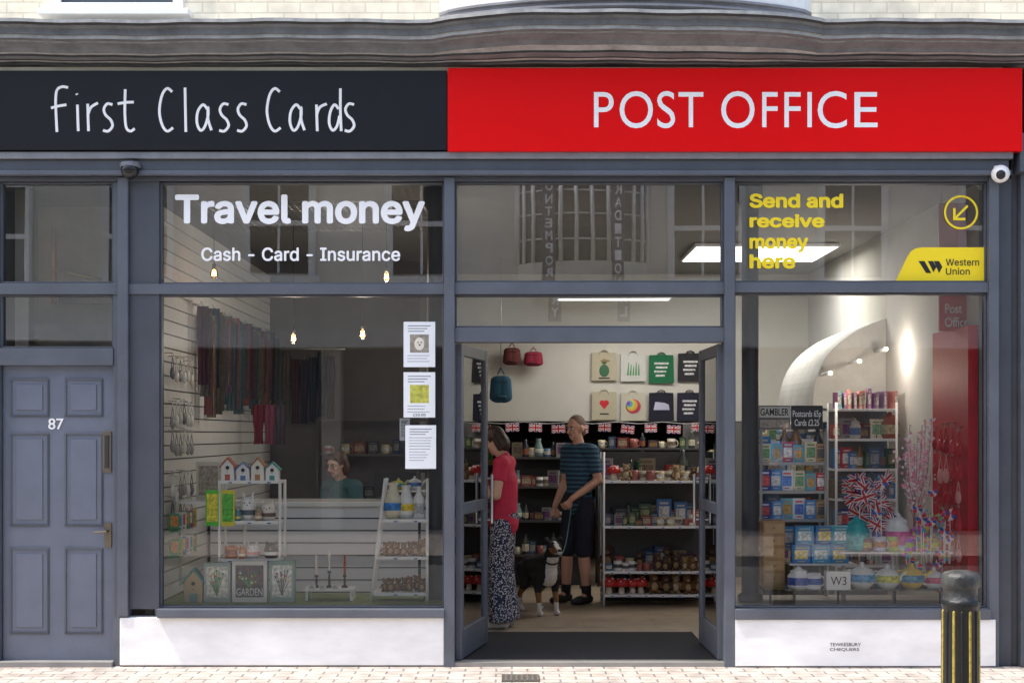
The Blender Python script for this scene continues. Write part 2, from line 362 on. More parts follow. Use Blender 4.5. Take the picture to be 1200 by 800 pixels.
def pane(p0,p1,t,bt,label,g=GL,tilt=0):
    w=thing('window',(0,0,0),label,None,parent=B)
    x0,x1,z0,z1=X(p0),X(p1),Z(bt),Z(t); m=MB(); tx,tz=tilt if tilt else (R.uniform(-.004,.004),R.uniform(-.004,.004))
    y=.045; m.add([(x0,y-tx,z0),(x1,y+tx,z0),(x1,y+tx+tz,z1),(x0,y-tx+tz,z1)],[(0,1,2,3)],g); m.obj('glass',w); return w
yy=.034
w=pane(187,521,213,333,'wide transom window with white travel money lettering',GLT)
m=MB(); m.text('Travel money',X(205,.03),X(498,.03),Z(271,.03),Z(228,.03),.034,VW,bold=.026,thick=.002,font=GROT)
m.obj('lettering',w)
m=MB(); m.text('Cash - Card - Insurance',X(236,.03),X(469,.03),Z(306,.03),Z(290,.03),.034,VW,bold=.016,thick=.002,font=GROT); m.obj('lettering',w)
pane(187,521,345,712,'large display window with papers stuck on the glass')
w=pane(533,848,213,331,'transom window above the shop entrance',GLT)
pane(533,848,345,384,'narrow transom window above the open doors',GLT)
w=pane(860,1157,213,331,'transom window with yellow money transfer lettering',GLT)
for i,(t,x1,ct,cb) in enumerate((('Send and',988,227,244),('receive',966,251,267),('money',947,278.5,296),('here',932,298,315))):
    m=MB(); m.text(t,X(878,yy),X(x1,yy),Z(cb,yy),Z(ct,yy),yy,YEL,bold=.034,thick=.002,font=GROT); m.obj('lettering',w)
m=MB(); cx,cz,r=X(1126,yy),Z(249,yy),.118
n=40; vs=[];fs=[]
for i in range(n):
    a_=2*math.pi*i/n; vs+=[(cx+r*math.cos(a_),yy,cz+r*math.sin(a_)),(cx+(r-.014)*math.cos(a_),yy,cz+(r-.014)*math.sin(a_))]
for i in range(n): fs.append((2*i,(2*i+2)%(2*n),(2*i+3)%(2*n),2*i+1))
m.add(vs,fs,YEL)
m.prism([(cx+.052,cz+.04),(cx+.04,cz+.052),(cx-.045,cz-.035),(cx-.035,cz-.045)],yy-.001,yy+.001,YEL)
m.prism([(cx-.055,cz-.055),(cx-.038,cz-.055),(cx-.038,cz+.03),(cx-.055,cz+.03)],yy-.0015,yy+.001,YEL)
m.prism([(cx-.038,cz-.055),(cx+.03,cz-.055),(cx+.03,cz-.038),(cx-.038,cz-.038)],yy-.0015,yy+.001,YEL)
m.obj('arrow_emblem',w)
m=MB(); pts=[(1049,330.5),(1063,301),(1067,295),(1072,291.5),(1079,290),(1159,290),(1159,330.5)]
m.prism([(X(p,yy),Z(q,yy)) for p,q in reversed(pts)],yy-.002,yy+.001,YEL)
BK=BLACK
def wpoly(p): m.prism([(X(a_,yy),Z(b_,yy)) for a_,b_ in reversed(p)],yy-.004,yy-.0025,BK)
wpoly([(1076,306),(1083,306),(1091,320),(1085,320)]); wpoly([(1087,306),(1093,306),(1097,313),(1093.5,319)]); wpoly([(1094,306),(1100,306),(1104,313),(1100,320)])
m.text('Western',X(1108,yy),X(1147,yy),Z(311.5,yy),Z(303.5,yy),yy-.0025,BK,thick=.001,bold=.008,font=GROT); m.text('Union',X(1108,yy),X(1136,yy),Z(322,yy),Z(314,yy),yy-.0025,BK,thick=.001,bold=.008,font=GROT)
m.obj('money_transfer_badge',w,label='yellow badge with black double chevron emblem')
pane(860,1157,343,712,'large display window full of gifts and postcards')
pane(0,133,213,332,'upper fanlight over the grey side door',GLT); pane(0,133,345,408,'lower fanlight over the grey side door',GLT)
# side door 87
d=thing('door',(X(0),.05,.03),'grey painted six panel door numbered 87',None,parent=B)
W=X(132)-X(0); Hh=Z(428)-.03; m=MB(); m.box(0.004,W,0,.045,0,Hh,DOORM)
def pz(py): return Z(py,.05)-.03
def pxx(p): return X(p,.05)-X(0)
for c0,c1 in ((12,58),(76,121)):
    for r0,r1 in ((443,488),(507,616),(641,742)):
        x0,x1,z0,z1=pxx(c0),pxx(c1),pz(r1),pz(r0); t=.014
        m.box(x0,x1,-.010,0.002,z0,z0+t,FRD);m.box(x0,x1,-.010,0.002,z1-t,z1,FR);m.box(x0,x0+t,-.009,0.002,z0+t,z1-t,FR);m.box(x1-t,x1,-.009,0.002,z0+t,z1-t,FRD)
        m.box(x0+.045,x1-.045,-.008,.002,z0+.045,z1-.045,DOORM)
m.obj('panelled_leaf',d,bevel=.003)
m=MB(); m.text('87',pxx(57),pxx(75),pz(503),pz(490),-.001,WHT,bold=.01,thick=.005); m.obj('house_number',d)
m=MB(); m.box(pxx(121),pxx(131),-.012,0,pz(553),pz(505),BRASS); m.box(pxx(123.5),pxx(128.5),-.02,-.01,pz(548),pz(510),DARK); m.obj('letter_plate',d,bevel=.002)
m=MB(); m.box(pxx(123),pxx(131),-.01,0,pz(641),pz(612),BRASS); m.cap((pxx(127),-.01,pz(622)),(pxx(127),-.05,pz(622)),.008,.008,BRASS); m.cap((pxx(127),-.05,pz(622)),(pxx(113),-.05,pz(623)),.008,.007,BRASS); m.obj('handle',d)
def leaf(hx,ang,label,sgn):
    e=thing('glazed_door',(hx,.06,.035),label,None,parent=B,rotz=ang)
    w=.88; h=Z(402)-.035; m=MB(); st=.075
    m.box(0,st,-.022,.022,0,h,FR); m.box(w-st,w,-.022,.022,0,h,FR); m.box(st,w-st,-.02,.02,0,.2,FR); m.box(st,w-st,-.02,.02,h-.08,h,FR); m.box(st,w-st,-.02,.02,1.0,1.08,FR)
    m.obj('frame',e,bevel=.004)
    m=MB(); m.box(st,w-st,-.003,.003,.2,h-.08,GLD); m.obj('glass',e)
    m=MB()
    for s_ in (-1,1):
        m.cap((w-.04,s_*.06,.9),(w-.04,s_*.06,1.25),.012,.012,METAL)
        m.cap((w-.04,s_*.02,.92),(w-.04,s_*.06,.92),.008,.008,METAL); m.cap((w-.04,s_*.02,1.23),(w-.04,s_*.06,1.23),.008,.008,METAL)
    m.obj('handle',e)
leaf(X(537),math.radians(79),'open grey framed glass door with pull handle',1)
leaf(X(846),math.radians(91),'open grey framed glass door folded back',-1)
# ---------------- signs
s1=thing('shop_sign',(0,-.12,0),'black shop fascia sign with thin white handwritten lettering','sign')
ys=-.12; m=MB(); m.box(-4.4,X(524,ys),0,.068,Z(176,ys),Z(83,ys),mat((.011,.012,.0145),.35,var=.06,spec=.22)); m.obj('board',s1,bevel=.003)
def sarc(cx): return [(cx+5,123),(cx-1,122),(cx-5,128),(cx-3,135),(cx+3,141),(cx+5,148),(cx,154),(cx-6,153)]
def aL(cx): return [(cx+6,128),(cx+1,123),(cx-5,131),(cx-6,144),(cx-2,153),(cx+3,149),(cx+7,136),(cx+7,126),(cx+7,140),(cx+11,153)]
def CL(cx): return [(cx+7,108),(cx+1,104),(cx-5,112),(cx-8,130),(cx-5,146),(cx+1,154),(cx+8,150)]
st=[[(80,103),(73,102),(67,106),(65.5,118),(66,135),(67,155)],[(60,127),(67,125),(78,123)],[(91,123),(91.5,140),(92,154)],[(90,110),(90.5,111.5)],
[(103,122),(103.5,140),(104,154)],[(103.5,134),(107,126),(115,121)],sarc(127),[(147,105),(146.5,130),(148,149),(153,154),(158,151)],[(138,122),(147,120.5),(157,120)],
CL(195),[(217,103),(217.5,130),(218,155)],aL(237),sarc(263),sarc(284),
CL(321),aL(346),[(371,123),(371.5,140),(372,154)],[(371.5,134),(375,126),(383,122)],[(397,128),(392,123),(387,132),(386,145),(390,153),(395,148),(398,136)],[(399,104),(399,130),(400,154)],sarc(410)]
def smoothpath(p,n=6):
    if len(p)<3: return p
    q=[p[0]]+p+[p[-1]]; o=[]
    for i in range(1,len(q)-2):
        for k in range(n):
            t=k/n; P=[]
            for a_ in (0,1):
                p0,p1,p2,p3=(q[i-1][a_],q[i][a_],q[i+1][a_],q[i+2][a_])
                P.append(.5*((2*p1)+(-p0+p2)*t+(2*p0-5*p1+4*p2-p3)*t*t+(-p0+3*p1-3*p2+p3)*t**3))
            o.append(tuple(P))
    o.append(p[-1]); return o
cu=bpy.data.curves.new('l','CURVE'); cu.dimensions='3D'; cu.bevel_depth=.0095; cu.bevel_resolution=2; cu.use_fill_caps=True
for p in st:
    q=smoothpath(p); sp=cu.splines.new('POLY'); sp.points.add(len(q)-1)
    for i,(a_,b_) in enumerate(q): sp.points[i].co=(X(a_,ys),0,Z(b_,ys),1)
ob=bpy.data.objects.new('l',cu); col.objects.link(ob); me=bpy.data.meshes.new_from_object(ob.evaluated_get(bpy.context.evaluated_depsgraph_get())); bpy.data.objects.remove(ob)
for v in me.vertices: v.co.y=v.co.y*.15-.0005
me.materials.clear(); me.materials.append(VW); place(me,'lettering',s1)
s2=thing('post_office_sign',(0,-.135,0),'bright red fascia sign with white post office lettering','sign')
ys=-.135; m=MB(); RED=mat((.82,.001,.002),.45,var=.02,spec=.15); m.box(X(524.5,ys),X(1198,ys),0,.084,Z(177,ys),Z(80,ys),RED); m.obj('board',s2,bevel=.003)
m=MB()
for ch,a_,b_ in (('P',696,719),('O',726,765),('S',770,791),('T',795,824),('O',845,884),('F',893,911),('F',919,938),('I',946,951),('C',958,992),('E',1001,1028)):
    e=1.2 if ch in 'OCS' else 0
    m.text(ch,X(a_,ys),X(b_,ys),Z(149.5+e,ys),Z(108.5-e,ys),-.001,VW,bold=.0,thick=.004)
m.obj('lettering',s2)
# CCTV
cc=thing('security_camera',(X(153,-.1),-.1,Z(194,-.1)),'grey dome security camera under the black fascia sign','security camera')
m=MB(); m.lathe([(0,.02),(.062,.02),(.07,.005),(.07,-.012),(.062,-.02),(0,-.02)],mat((.16,.17,.19),.4)); m.obj('housing',cc)
m=MB(); m.ell((0,-.01,-.03),.062,.062,.068,mat((.012,.013,.016),.06),n=24,k=14); m.obj('dome',cc)
cc=thing('security_camera',(X(1171,-.1),-.12,Z(204,-.12)),'white dome security camera beneath the red sign','security camera')
m=MB(); m.ell((0,0,0),.062,.062,.06,WHT,n=24,k=14); m.box(-.03,.04,.02,.12,.02,.06,WHT); m.obj('housing',cc)
m=MB(); m.ell((-.01,-.035,-.01),.035,.035,.035,BLACK,n=20,k=12); m.obj('lens',cc)
# bollard
bo=thing('bollard',(X(1125.5,-2.4),-2.4,0),'black cast iron bollard with worn gold ribs on the pavement','bollard')
BI=mat((.012,.013,.013),.4,.2,var=.3,scale=20,bump=.3,bs=60); GO=mat((.42,.33,.07),.4,.4,var=.5,scale=25,bump=.2); bk_=.92
m=MB(); m.lathe([(r_*bk_,z_) for r_,z_ in [(.125,0),(.125,.06),(.11,.08),(.104,.12),(.1,.7),(.108,.71),(.108,.735),(.1,.74)]],BI,n=28)
m.obj('post',bo)
m=MB(); m.lathe([(r_*bk_,z_) for r_,z_ in [(.1,.74),(.094,.75),(.094,.80),(.106,.81),(.11,.825),(.11,.855),(.104,.868),(.09,.88),(.05,.89),(0,.892)]],mat((.05,.052,.052),.45,.2,var=.6,scale=14,bump=.5,bs=60),n=28); m.obj('cap',bo)
m=MB()
for i in range(14):
    a_=2*math.pi*i/14; m.cap((.1*bk_*math.cos(a_),.1*bk_*math.sin(a_),.13),(.098*bk_*math.cos(a_),.098*bk_*math.sin(a_),.68),.0085,.0085,GO if i%2 else BI,n=6)
m.obj('ribs',bo)
# ---------------- interior shell
b=MB(); b.box(-3.8,3.48,.11,9,-.12,.008,brickmat((.36,.28,.2),(.3,.24,.17),(.16,.13,.1),1.2,.14,.003,'XY',.45,.1)); b.obj('floor',B,label='pale wooden shop floor')
b=MB(); b.box(-3.8,3.48,.115,8.9,3.37,3.45,CEIL); b.obj('ceiling',B)
b=MB(); b.box(-2.56,-2.5,.115,8.9,.01,3.37,INGREY); b.obj('partition_wall',B)
b=MB(); b.box(3.29,3.4,.22,8.9,.01,3.37,mat((.7,.69,.66),.8,var=.05,scale=2)); b.obj('side_wall',B,label='white inner side wall')
b=MB(); b.box(-3.8,-3.7,.115,2,.01,3.37,INW); b.box(-3.7,-2.56,1.3,1.4,.01,3.37,mat((.55,.48,.38),.8)); b.box(-3.6,-3.5,.5,.62,.01,3.37,mat((.5,.46,.4),.7)); b.box(-3.5,-2.56,1.15,1.25,2.6,2.72,mat((.12,.1,.09),.7))
b.tube((-3.35,.6,2.55),(-3.35,.6,3.1),.02,.02,mat((.5,.2,.06),.4,.6)); b.tube((-3.35,.6,2.8),(-3.0,.6,2.72),.015,.015,mat((.4,.3,.1),.4,.6)); b.obj('hallway_wall',B)
b=MB(); b.box(-.95,3.29,6.0,6.1,1.74,3.37,INW); b.obj('bulkhead_wall',B,label='cream wall above the rear room with hanging bags')
b=MB(); b.box(-2.5,3.29,8.5,8.6,.01,3.37,mat((.08,.075,.075),.8)); b.box(1.9,3.29,6.0,6.08,.01,1.73,INGREY); b.obj('rear_wall',B)
b=MB(); b.box(-2.5,-.95,4.8,4.88,.01,3.37,mat((.16,.15,.145),.8,var=.1)); b.box(-1.02,-.95,4.88,6.1,.01,3.37,INGREY); b.obj('back_partition',B)
m=MB(); yb=2.7; pts=[(952,478),(956,445),(972,413),(1003,388),(1045,370)]
pts=smoothpath(pts,5)+[(1045,478)]
m.prism([(X(p,yb),Z(q,yb)) for p,q in reversed(pts)],yb,yb+1.6,mat((.6,.59,.56),.7)); m.box(X(1045,yb),3.288,yb,yb+1.6,Z(478,yb),3.36,INW); m.obj('arched_bulkhead',B)
def area(loc,sx,sy,e,colr=(1,.96,.9),name='ceiling_lamp_light',rot=(0,0,0),parent=None):
    l=bpy.data.lights.new(name,'AREA'); l.shape='RECTANGLE'; l.size=sx; l.size_y=sy; l.energy=e; l.color=colr
    o=bpy.data.objects.new(name,l); col.objects.link(o); o.location=loc; o.rotation_euler=rot
    if parent: o.parent=parent
def point(loc,e,colr,parent,r=.04):
    l=bpy.data.lights.new('lamp_light','POINT'); l.energy=e; l.color=colr; l.shadow_soft_size=r
    o=bpy.data.objects.new('lamp_light',l); col.objects.link(o); o.location=loc; o.parent=parent
def panel(x0,x1,y0,y1,z,e,label,em=4):
    t=thing('ceiling_light',((x0+x1)/2,(y0+y1)/2,z),label,'ceiling light',group='lit ceiling lights in the shop'); m=MB(); hx,hy=(x1-x0)/2,(y1-y0)/2
    m.box(-hx,hx,-hy,hy,.0,.03,WHT); m.obj('housing',t); m=MB(); m.box(-hx+.02,hx-.02,-hy+.02,hy-.02,-.006,-.001,mat((1,.97,.92),.5,var=0,emit=em)); m.obj('diffuser',t)
    if e: area((0,0,-.02),2*hx,2*hy,e,parent=t)
panel(X(805,3.8)+.02,X(972,3.8),3.35,4.5,3.33,36,'large white lit panel in the shop ceiling',em=3)
panel(X(652,5.2),X(784,5.2),5.0,5.12,3.0,11,'slim white strip light hanging before the cream wall')
for i,(p,q) in enumerate(((973,437),(1007,423),(1038,409))):
    y=2.35; t=thing('spotlight',(X(p,y),y,Z(q,y)),'small warm lit spotlight on the white arch','spotlight',group='spotlights on the arch')
    m=MB(); m.tube((0,.345,0.0),(0,.0,-.0),.012,.02,WHT); m.obj('housing',t); m=MB(); m.ell((0,-.012,0),.016,.006,.016,mat((1,.8,.5),.5,var=0,emit=12)); m.obj('bulb',t)
    if i!=1: point((0,-.3,-.05),6,(1,.88,.74),t)
for p,q,y in ((251,320,1.0),(453,324,1.0),(344,396,1.6),(425,391,1.6)):
    z=Z(q,y); t=thing('pendant_lamp',(X(p,y),y,z),'hanging bare filament bulb glowing amber','pendant lamp',group='filament bulbs hanging in the window')
    m=MB(); m.tube((0,0,.06),(0,0,3.36-z),.003,.003,BLACK,n=6); m.obj('cable',t); m=MB(); m.tube((0,0,.035),(0,0,.07),.016,.014,BRASS); m.obj('lamp_holder',t)
    m=MB(); m.lathe([(0,-.045),(.022,-.038),(.033,-.015),(.03,.008),(.018,.03),(.014,.036)],glassmat(1.5,.97),n=16); m.obj('glass_bulb',t)
    m=MB(); m.path([(-.014,0,-.02),(-.009,0,.02),(0,0,-.02),(.009,0,.02),(.014,0,-.02)],.004,mat((1,.42,.1),.5,var=0,emit=20),n=6); m.obj('filament',t)
    if y>1.2 or p==453: point((0,0,-.07),6,(1,.87,.72),t)
b=MB()
for i in range(34): b.tube((-2.3+i*.05,.5,3.28),(-2.3+i*.05,2.0,3.28),.004,.004,METAL,n=5)
for i in range(20): b.tube((-2.35,.5+i*.08,3.283),(-.65,.5+i*.08,3.283),.004,.004,METAL,n=5)
b.obj('wire_ceiling_grid',B)
for p,y in ((879,.35),(511,.45)):  # plain dark round uprights just inside the glass
    b=MB(); b.lathe([(.09,.41),(.09,.45),(.062,.47),(.06,3.2),(.09,3.26),(.09,3.368)],mat((.035,.037,.042),.5,var=.2),n=20); b.obj('dark_upright',loc=(X(p,y),y,0),label='slim dark round upright standing behind the glass',cat='column',group='dark uprights')
b=MB(); b.box(-2.49,X(521)-.002,.115,.85,.01,.40,WHITEP); b.box(-2.48,X(521)-.01,.12,.84,.401,.408,mat((.2,.27,.1),.9,var=.3,scale=60,bump=.6,bs=200)); b.obj('window_platform',B)
b=MB(); b.box(X(860)+.002,3.285,.115,.8,.01,.40,mat((.35,.33,.31),.7)); b.obj('window_platform',B)
b=MB(); b.box(X(540),X(844),.13,1.55,.009,.022,mat((.012,.012,.015),.95,var=.3,scale=80,bump=.5,bs=300)); b.obj('door_mat',label='black ribbed entrance mat inside the doorway',cat='door mat')
b=MB(); z=.42
while z<3.2: b.box(-2.498,-2.475,.14,4.75,z,z+.09,SLAT); z+=.1
b.obj('slat_wall',B,label='white slatted display wall with hooks')
ct=thing('shop_counter',(-1.5,1.75,0),'white slatted shop counter with pale top','shop counter')
m=MB(); z=.02
while z<.98: m.box(-.95,.9,0,.04,z,z+.088,WHT); z+=.1
m.box(-.95,.9,.04,.5,.02,1.0,SLG); m.obj('front',ct)
m=MB(); m.box(-.97,.92,-.04,.55,1.01,1.05,mat((.75,.77,.75),.25)); m.obj('top',ct,bevel=.004)
m=MB(); m.box(.2,.55,.25,.3,1.08,1.28,BLACK); m.box(.33,.41,.26,.33,1.05,1.1,BLACK); m.obj('till_screen',loc=(-1.35,1.8,0),label='black till screen on the counter',cat='screen')
# ---------------- product prototypes
def mugmesh(c1,c2=None,r=.04,h=.09):
    m=MB(); M1=mat(c1,.25,var=.06,scale=20); m.lathe([(0,0),(r*.9,0),(r,.006),(r,h*.5),(r,h),(r*.92,h),(r*.9,.012),(0,.012)],M1,n=18)
    pts=[(r*.95+.0+.026*math.sin(t),0,h*.5+h*.32*math.cos(t)) for t in [math.pi*i/6 for i in range(7)]]; m.path(pts,.006,M1,n=6)
    if c2:
        M2=mat(c2,.3,var=.6,scale=50); m.lathe([(r+.0008,h*.3),(r+.0012,h*.7)],M2,n=18)
    return m.mesh('mug')
def boxmesh(c1,c2,w=.11,d=.06,h=.15,c3=None):
    m=MB(); m.box(-w/2,w/2,-d/2,d/2,0,h,mat(c1,.4)); m.box(-w*.36,w*.36,-d/2-.001,-d/2+.001,h*.22,h*.72,mat(c2,.4,var=.7,scale=45))
    m.box(-w*.3,w*.3,-d/2-.0015,-d/2,h*.8,h*.88,mat(c3 or tuple(v*.8 for v in c2),.4)); m.box(-w*.2,w*.2,-d/2-.0015,-d/2,h*.08,h*.13,mat(c3 or tuple(v*.8 for v in c2),.4)); return m.mesh('box')
def lathem(prof,c1,extra=None,c2=None):
    m=MB(); m.lathe(prof,mat(c1,.25,var=.15,scale=30),n=20)
    if extra: m.lathe(extra,mat(c2,.3,var=.6,scale=50),n=20)
    return m.mesh('vase')
def vase(c1,c2): return lathem([(0,0),(.035,0),(.05,.04),(.052,.08),(.03,.14),(.022,.17),(.03,.19),(.026,.19),(.018,.17)],c1,[(.0515,.045),(.0535,.075),(.052,.085)],c2)
def jar(c1,c2): return lathem([(0,0),(.05,0),(.06,.02),(.06,.1),(.045,.125),(.047,.13),(.047,.14),(.02,.155),(.012,.17),(0,.175)],c1,[(.0607,.03),(.0609,.09)],c2)
def bottle(c1,c2): return lathem([(0,0),(.035,0),(.037,.01),(.037,.13),(.015,.17),(.014,.21),(0,.21)],c1,[(.0377,.03),(.0377,.1)],c2)
def teapot(c1,c2):
    m=MB(); M1=mat(c1,.2,var=.15,scale=30); M2=mat(c2,.25,var=.7,scale=50)
    m.lathe([(0,0),(.04,0),(.07,.035),(.075,.065),(.055,.105),(.03,.115),(.012,.125),(.014,.14),(0,.148)],M1,n=20); m.lathe([(.0725,.04),(.0765,.064),(.071,.08)],M2,n=20)
    m.cap((.06,0,.05),(.11,0,.1),.017,.01,M1); m.path([(-.065-.035*math.sin(t),0,.065+.035*math.cos(t)) for t in [math.pi*i/5 for i in range(6)]],.007,M1,n=6); return m.mesh('teapot')
def bear(c1,c2):
    m=MB(); A=mat(c1,.95,var=.25,scale=60,bump=.5,bs=150); C=mat(c2,.9)
    m.ell((0,0,.05),.042,.036,.05,A); m.ell((0,-.005,.115),.034,.032,.032,A); m.ell((0,-.035,.108),.014,.012,.011,C); m.ell((0,-.03,.05),.026,.012,.03,C)
    for s_ in (-1,1):
        m.ell((s_*.025,0,.143),.012,.008,.012,A); m.cap((s_*.038,-.01,.075),(s_*.05,-.035,.045),.013,.011,A,n=8); m.cap((s_*.022,-.02,.015),(s_*.03,-.055,.012),.016,.015,A,n=8); m.ell((s_*.012,-.035,.12),.004,.003,.004,BLACK,n=6,k=4)
    m.ell((0,-.047,.112),.005,.004,.004,BLACK,n=6,k=4); return m.mesh('bear')
def cat(c1,c2):
    m=MB(); A=mat(c1,.3,var=.06); C=mat(c2,.4); m.lathe([(0,0),(.035,0),(.045,.03),(.042,.08),(.038,.11),(.03,.13),(0,.135)],A,n=18)
    for s_ in (-1,1): m.tube((s_*.022,0,.118),(s_*.028,0,.16),.014,.002,A,n=8); m.ell((s_*.015,-.036,.1),.005,.004,.005,BLACK,n=6,k=4)
    m.ell((0,-.04,.088),.005,.004,.004,C,n=6,k=4); m.lathe([(.0455,.03),(.0445,.06)],C,n=18); return m.mesh('cat_figure')
def mushroom():
    m=MB(); m.lathe([(0,0),(.03,0),(.026,.03),(.02,.07),(.02,.08)],mat((.75,.68,.55),.6),n=14); m.lathe([(.02,.07),(.065,.065),(.07,.08),(.055,.115),(.025,.135),(0,.14)],mat((.5,.02,.015),.3),n=18)
    for i in range(7):
        a_=i*.9; rr=.054 if i%2 else .035; zz=.112 if i%2 else .128; m.ell((rr*math.cos(a_),rr*math.sin(a_),zz),.009,.009,.006,WHT,n=8,k=4)
    return m.mesh('mushroom')
def birdhouse(c1,c2,h=.14,w=.1):
    m=MB(); A=mat(c1,.6); C=mat(c2,.6); m.prism([(-w/2,0),(w/2,0),(w/2,h*.65),(0,h),(-w/2,h*.65)],-.04,.04,A)
    m.prism([(-w*.62,h*.58),(0,h*1.02),(0,h*1.1),(-w*.62,h*.66)],-.05,.05,C); m.prism([(0,h*1.02),(w*.62,h*.58),(w*.62,h*.66),(0,h*1.1)],-.05,.05,C)
    m.tube((0,-.042,h*.6),(0,-.038,h*.6),.014,.014,BLACK,n=14); m.box(-w*.2,w*.2,-.042,-.04,.0,h*.28,C); m.cap((0,-.04,h*.42),(0,-.06,h*.42),.003,.003,C,n=6); return m.mesh('birdhouse')
def cardm(c1,c2,w=.1,h=.14):
    m=MB(); m.box(-w/2,w/2,-.004,.004,0,h,mat(c1,.5)); m.box(-w*.36,w*.36,-.0055,-.003,h*.3,h*.88,mat(c2,.5,var=.6,scale=50)); m.box(-w*.3,w*.3,-.0055,-.003,h*.1,h*.17,mat((.1,.1,.12),.5)); return m.mesh('card')
def flagmesh(w=.18,h=.11,t=.0015):
    m=MB(); BL=mat((.008,.02,.16),.7); RD=mat((.5,.01,.02),.7); W_=mat((.75,.75,.75),.7); m.box(-w/2,w/2,-t,t,-h/2,h/2,BL)
    def diag(sg,wd,yo,mm):
        a_=[(-w/2,-sg*h/2+ (wd if sg>0 else -wd)),(-w/2,-sg*h/2),(-w/2+wd*1.6,-sg*h/2),(w/2,sg*h/2-(wd if sg>0 else -wd)),(w/2,sg*h/2),(w/2-wd*1.6,sg*h/2)]
        if sg<0: a_=a_[::-1]
        m.prism(a_,-t-yo,t+yo,mm)
    diag(1,.018,.0006,W_); diag(-1,.018,.0008,W_); diag(1,.007,.0012,RD); diag(-1,.007,.0014,RD)
    m.box(-w/2,w/2,-t-.002,t+.002,-h*.17,h*.17,W_); m.box(-w*.09,w*.09,-t-.0022,t+.0022,-h/2,h/2,W_)
    m.box(-w/2,w/2,-t-.003,t+.003,-h*.1,h*.1,RD); m.box(-w*.055,w*.055,-t-.0032,t+.0032,-h/2,h/2,RD); return m.mesh('flag')
FLAG=flagmesh()
def shelfunit(loc,label,w,d,zs,splay=0,m_=WHT,rails=True,name='shelf_unit',backc=None,zt=None,tags=True):
    t=thing(name,loc,label,'shelving'); zt=zt or zs[-1]
    for s_ in (-1,1):
        m=MB()
        for yy in (-d/2,d/2): m.tube((s_*(w/2+(splay if s_<0 or splay<.05 else 0)),yy,0),(s_*w/2,yy*(.6 if splay else 1),zt),.011,.011,m_,n=8)
        m.obj('leg_frame',t)
    for z_ in zs:
        k=1-(z_/zt)
        m=MB(); m.box(-w/2-splay*k,w/2,-d/2,d/2,z_-.022,z_,m_)
        if tags:
            for i in range(max(2,int(w/.14))): xx=-w/2+.06+i*(w-.1)/max(1,int(w/.14)-.6); m.box(xx,xx+.035,-d/2-.004,-d/2-.001,z_-.024,z_+.002,mat((.8,.85,.9),.4)); m.box(xx+.004,xx+.03,-d/2-.005,-d/2-.004,z_-.02,z_-.012,mat((.05,.1,.35),.4))
        m.obj('shelf',t,bevel=.002)
    if backc: m=MB(); m.box(-w/2,w/2,d/2-.01,d/2+.004,0,zt,backc); m.obj('back_panel',t)
    return t
def put(me,name,x,y,z,label,cat_,group=None,rotz=0,scale=1): return place(me,name,None,(x,y,z),rotz,label,cat_,group,scale)
# window A display
y=.42
shelfunit((X(296,y),y,.408),'white stepped display shelf holding mugs and birdhouses',.43,.22,[Z(653,y)-.408,Z(609,y)-.408,Z(562,y)-.408])
zz=Z(562,y); cols=[((.85,.85,.83),(.45,.1,.04)),((.8,.8,.84),(.1,.2,.4)),((.85,.83,.75),(.45,.2,.08)),((.85,.85,.85),(.05,.3,.3))]
for i,p in enumerate((268,286,303,320)): put(birdhouse(*cols[i],h=.12 if i%2 else .15,w=.09),'birdhouse',X(p,y-.05),y-.05,zz,'small painted wooden birdhouse ornament on the top shelf','birdhouse','birdhouse ornaments')
for i in range(4): put(bear((.5,.5,.45),(.6,.2,.1)),'bird_ornament',X(270+i*17,y+.05),y+.05,zz+.0,'tiny pale animal ornament on the top shelf','ornament','animal ornaments',scale=.7)
zz=Z(609,y); put(cat((.85,.85,.85),(.1,.12,.15)),'cat_vase',X(291,y),y,zz,'tall white cat shaped vase on a shelf','vase',scale=1.25); put(cat((.8,.76,.7),(.15,.1,.08)),'animal_mug',X(314,y),y,zz,'brown and white animal face mug','mug',scale=(1.3,1.3,.9)); put(vase((.6,.65,.6),(.1,.3,.2)),'vase',X(270,y),y,zz,'small pale green ceramic vase','vase',scale=.7)
put(cat((.4,.3,.2),(.8,.7,.5)),'owl_ornament',X(303,y-.07),y-.07,zz,'small brown owl ornament on the shelf','ornament',scale=.6); put(cat((.1,.3,.4),(.8,.7,.2)),'owl_ornament',X(279,y-.07),y-.07,zz,'small teal owl ornament on the shelf','ornament',scale=.55)
zz=Z(653,y); put(mugmesh((.6,.2,.08),(.3,.08,.03),.045,.085),'mug',X(271,y),y,zz,'small terracotta coloured fox mug','mug'); put(cat((.85,.83,.8),(.7,.3,.3)),'animal_mug',X(296,y),y,zz,'white animal face mug with ears','mug',scale=(1.2,1.2,.75)); put(cat((.1,.1,.1),(.8,.8,.8)),'animal_mug',X(318,y),y,zz,'black and white animal face mug','mug',scale=(1.2,1.2,.75))
put(cat((.6,.25,.08),(.85,.8,.7)),'fox_ornament',X(284,y-.06),y-.06,zz,'small orange fox ornament on the shelf','ornament',scale=.6)
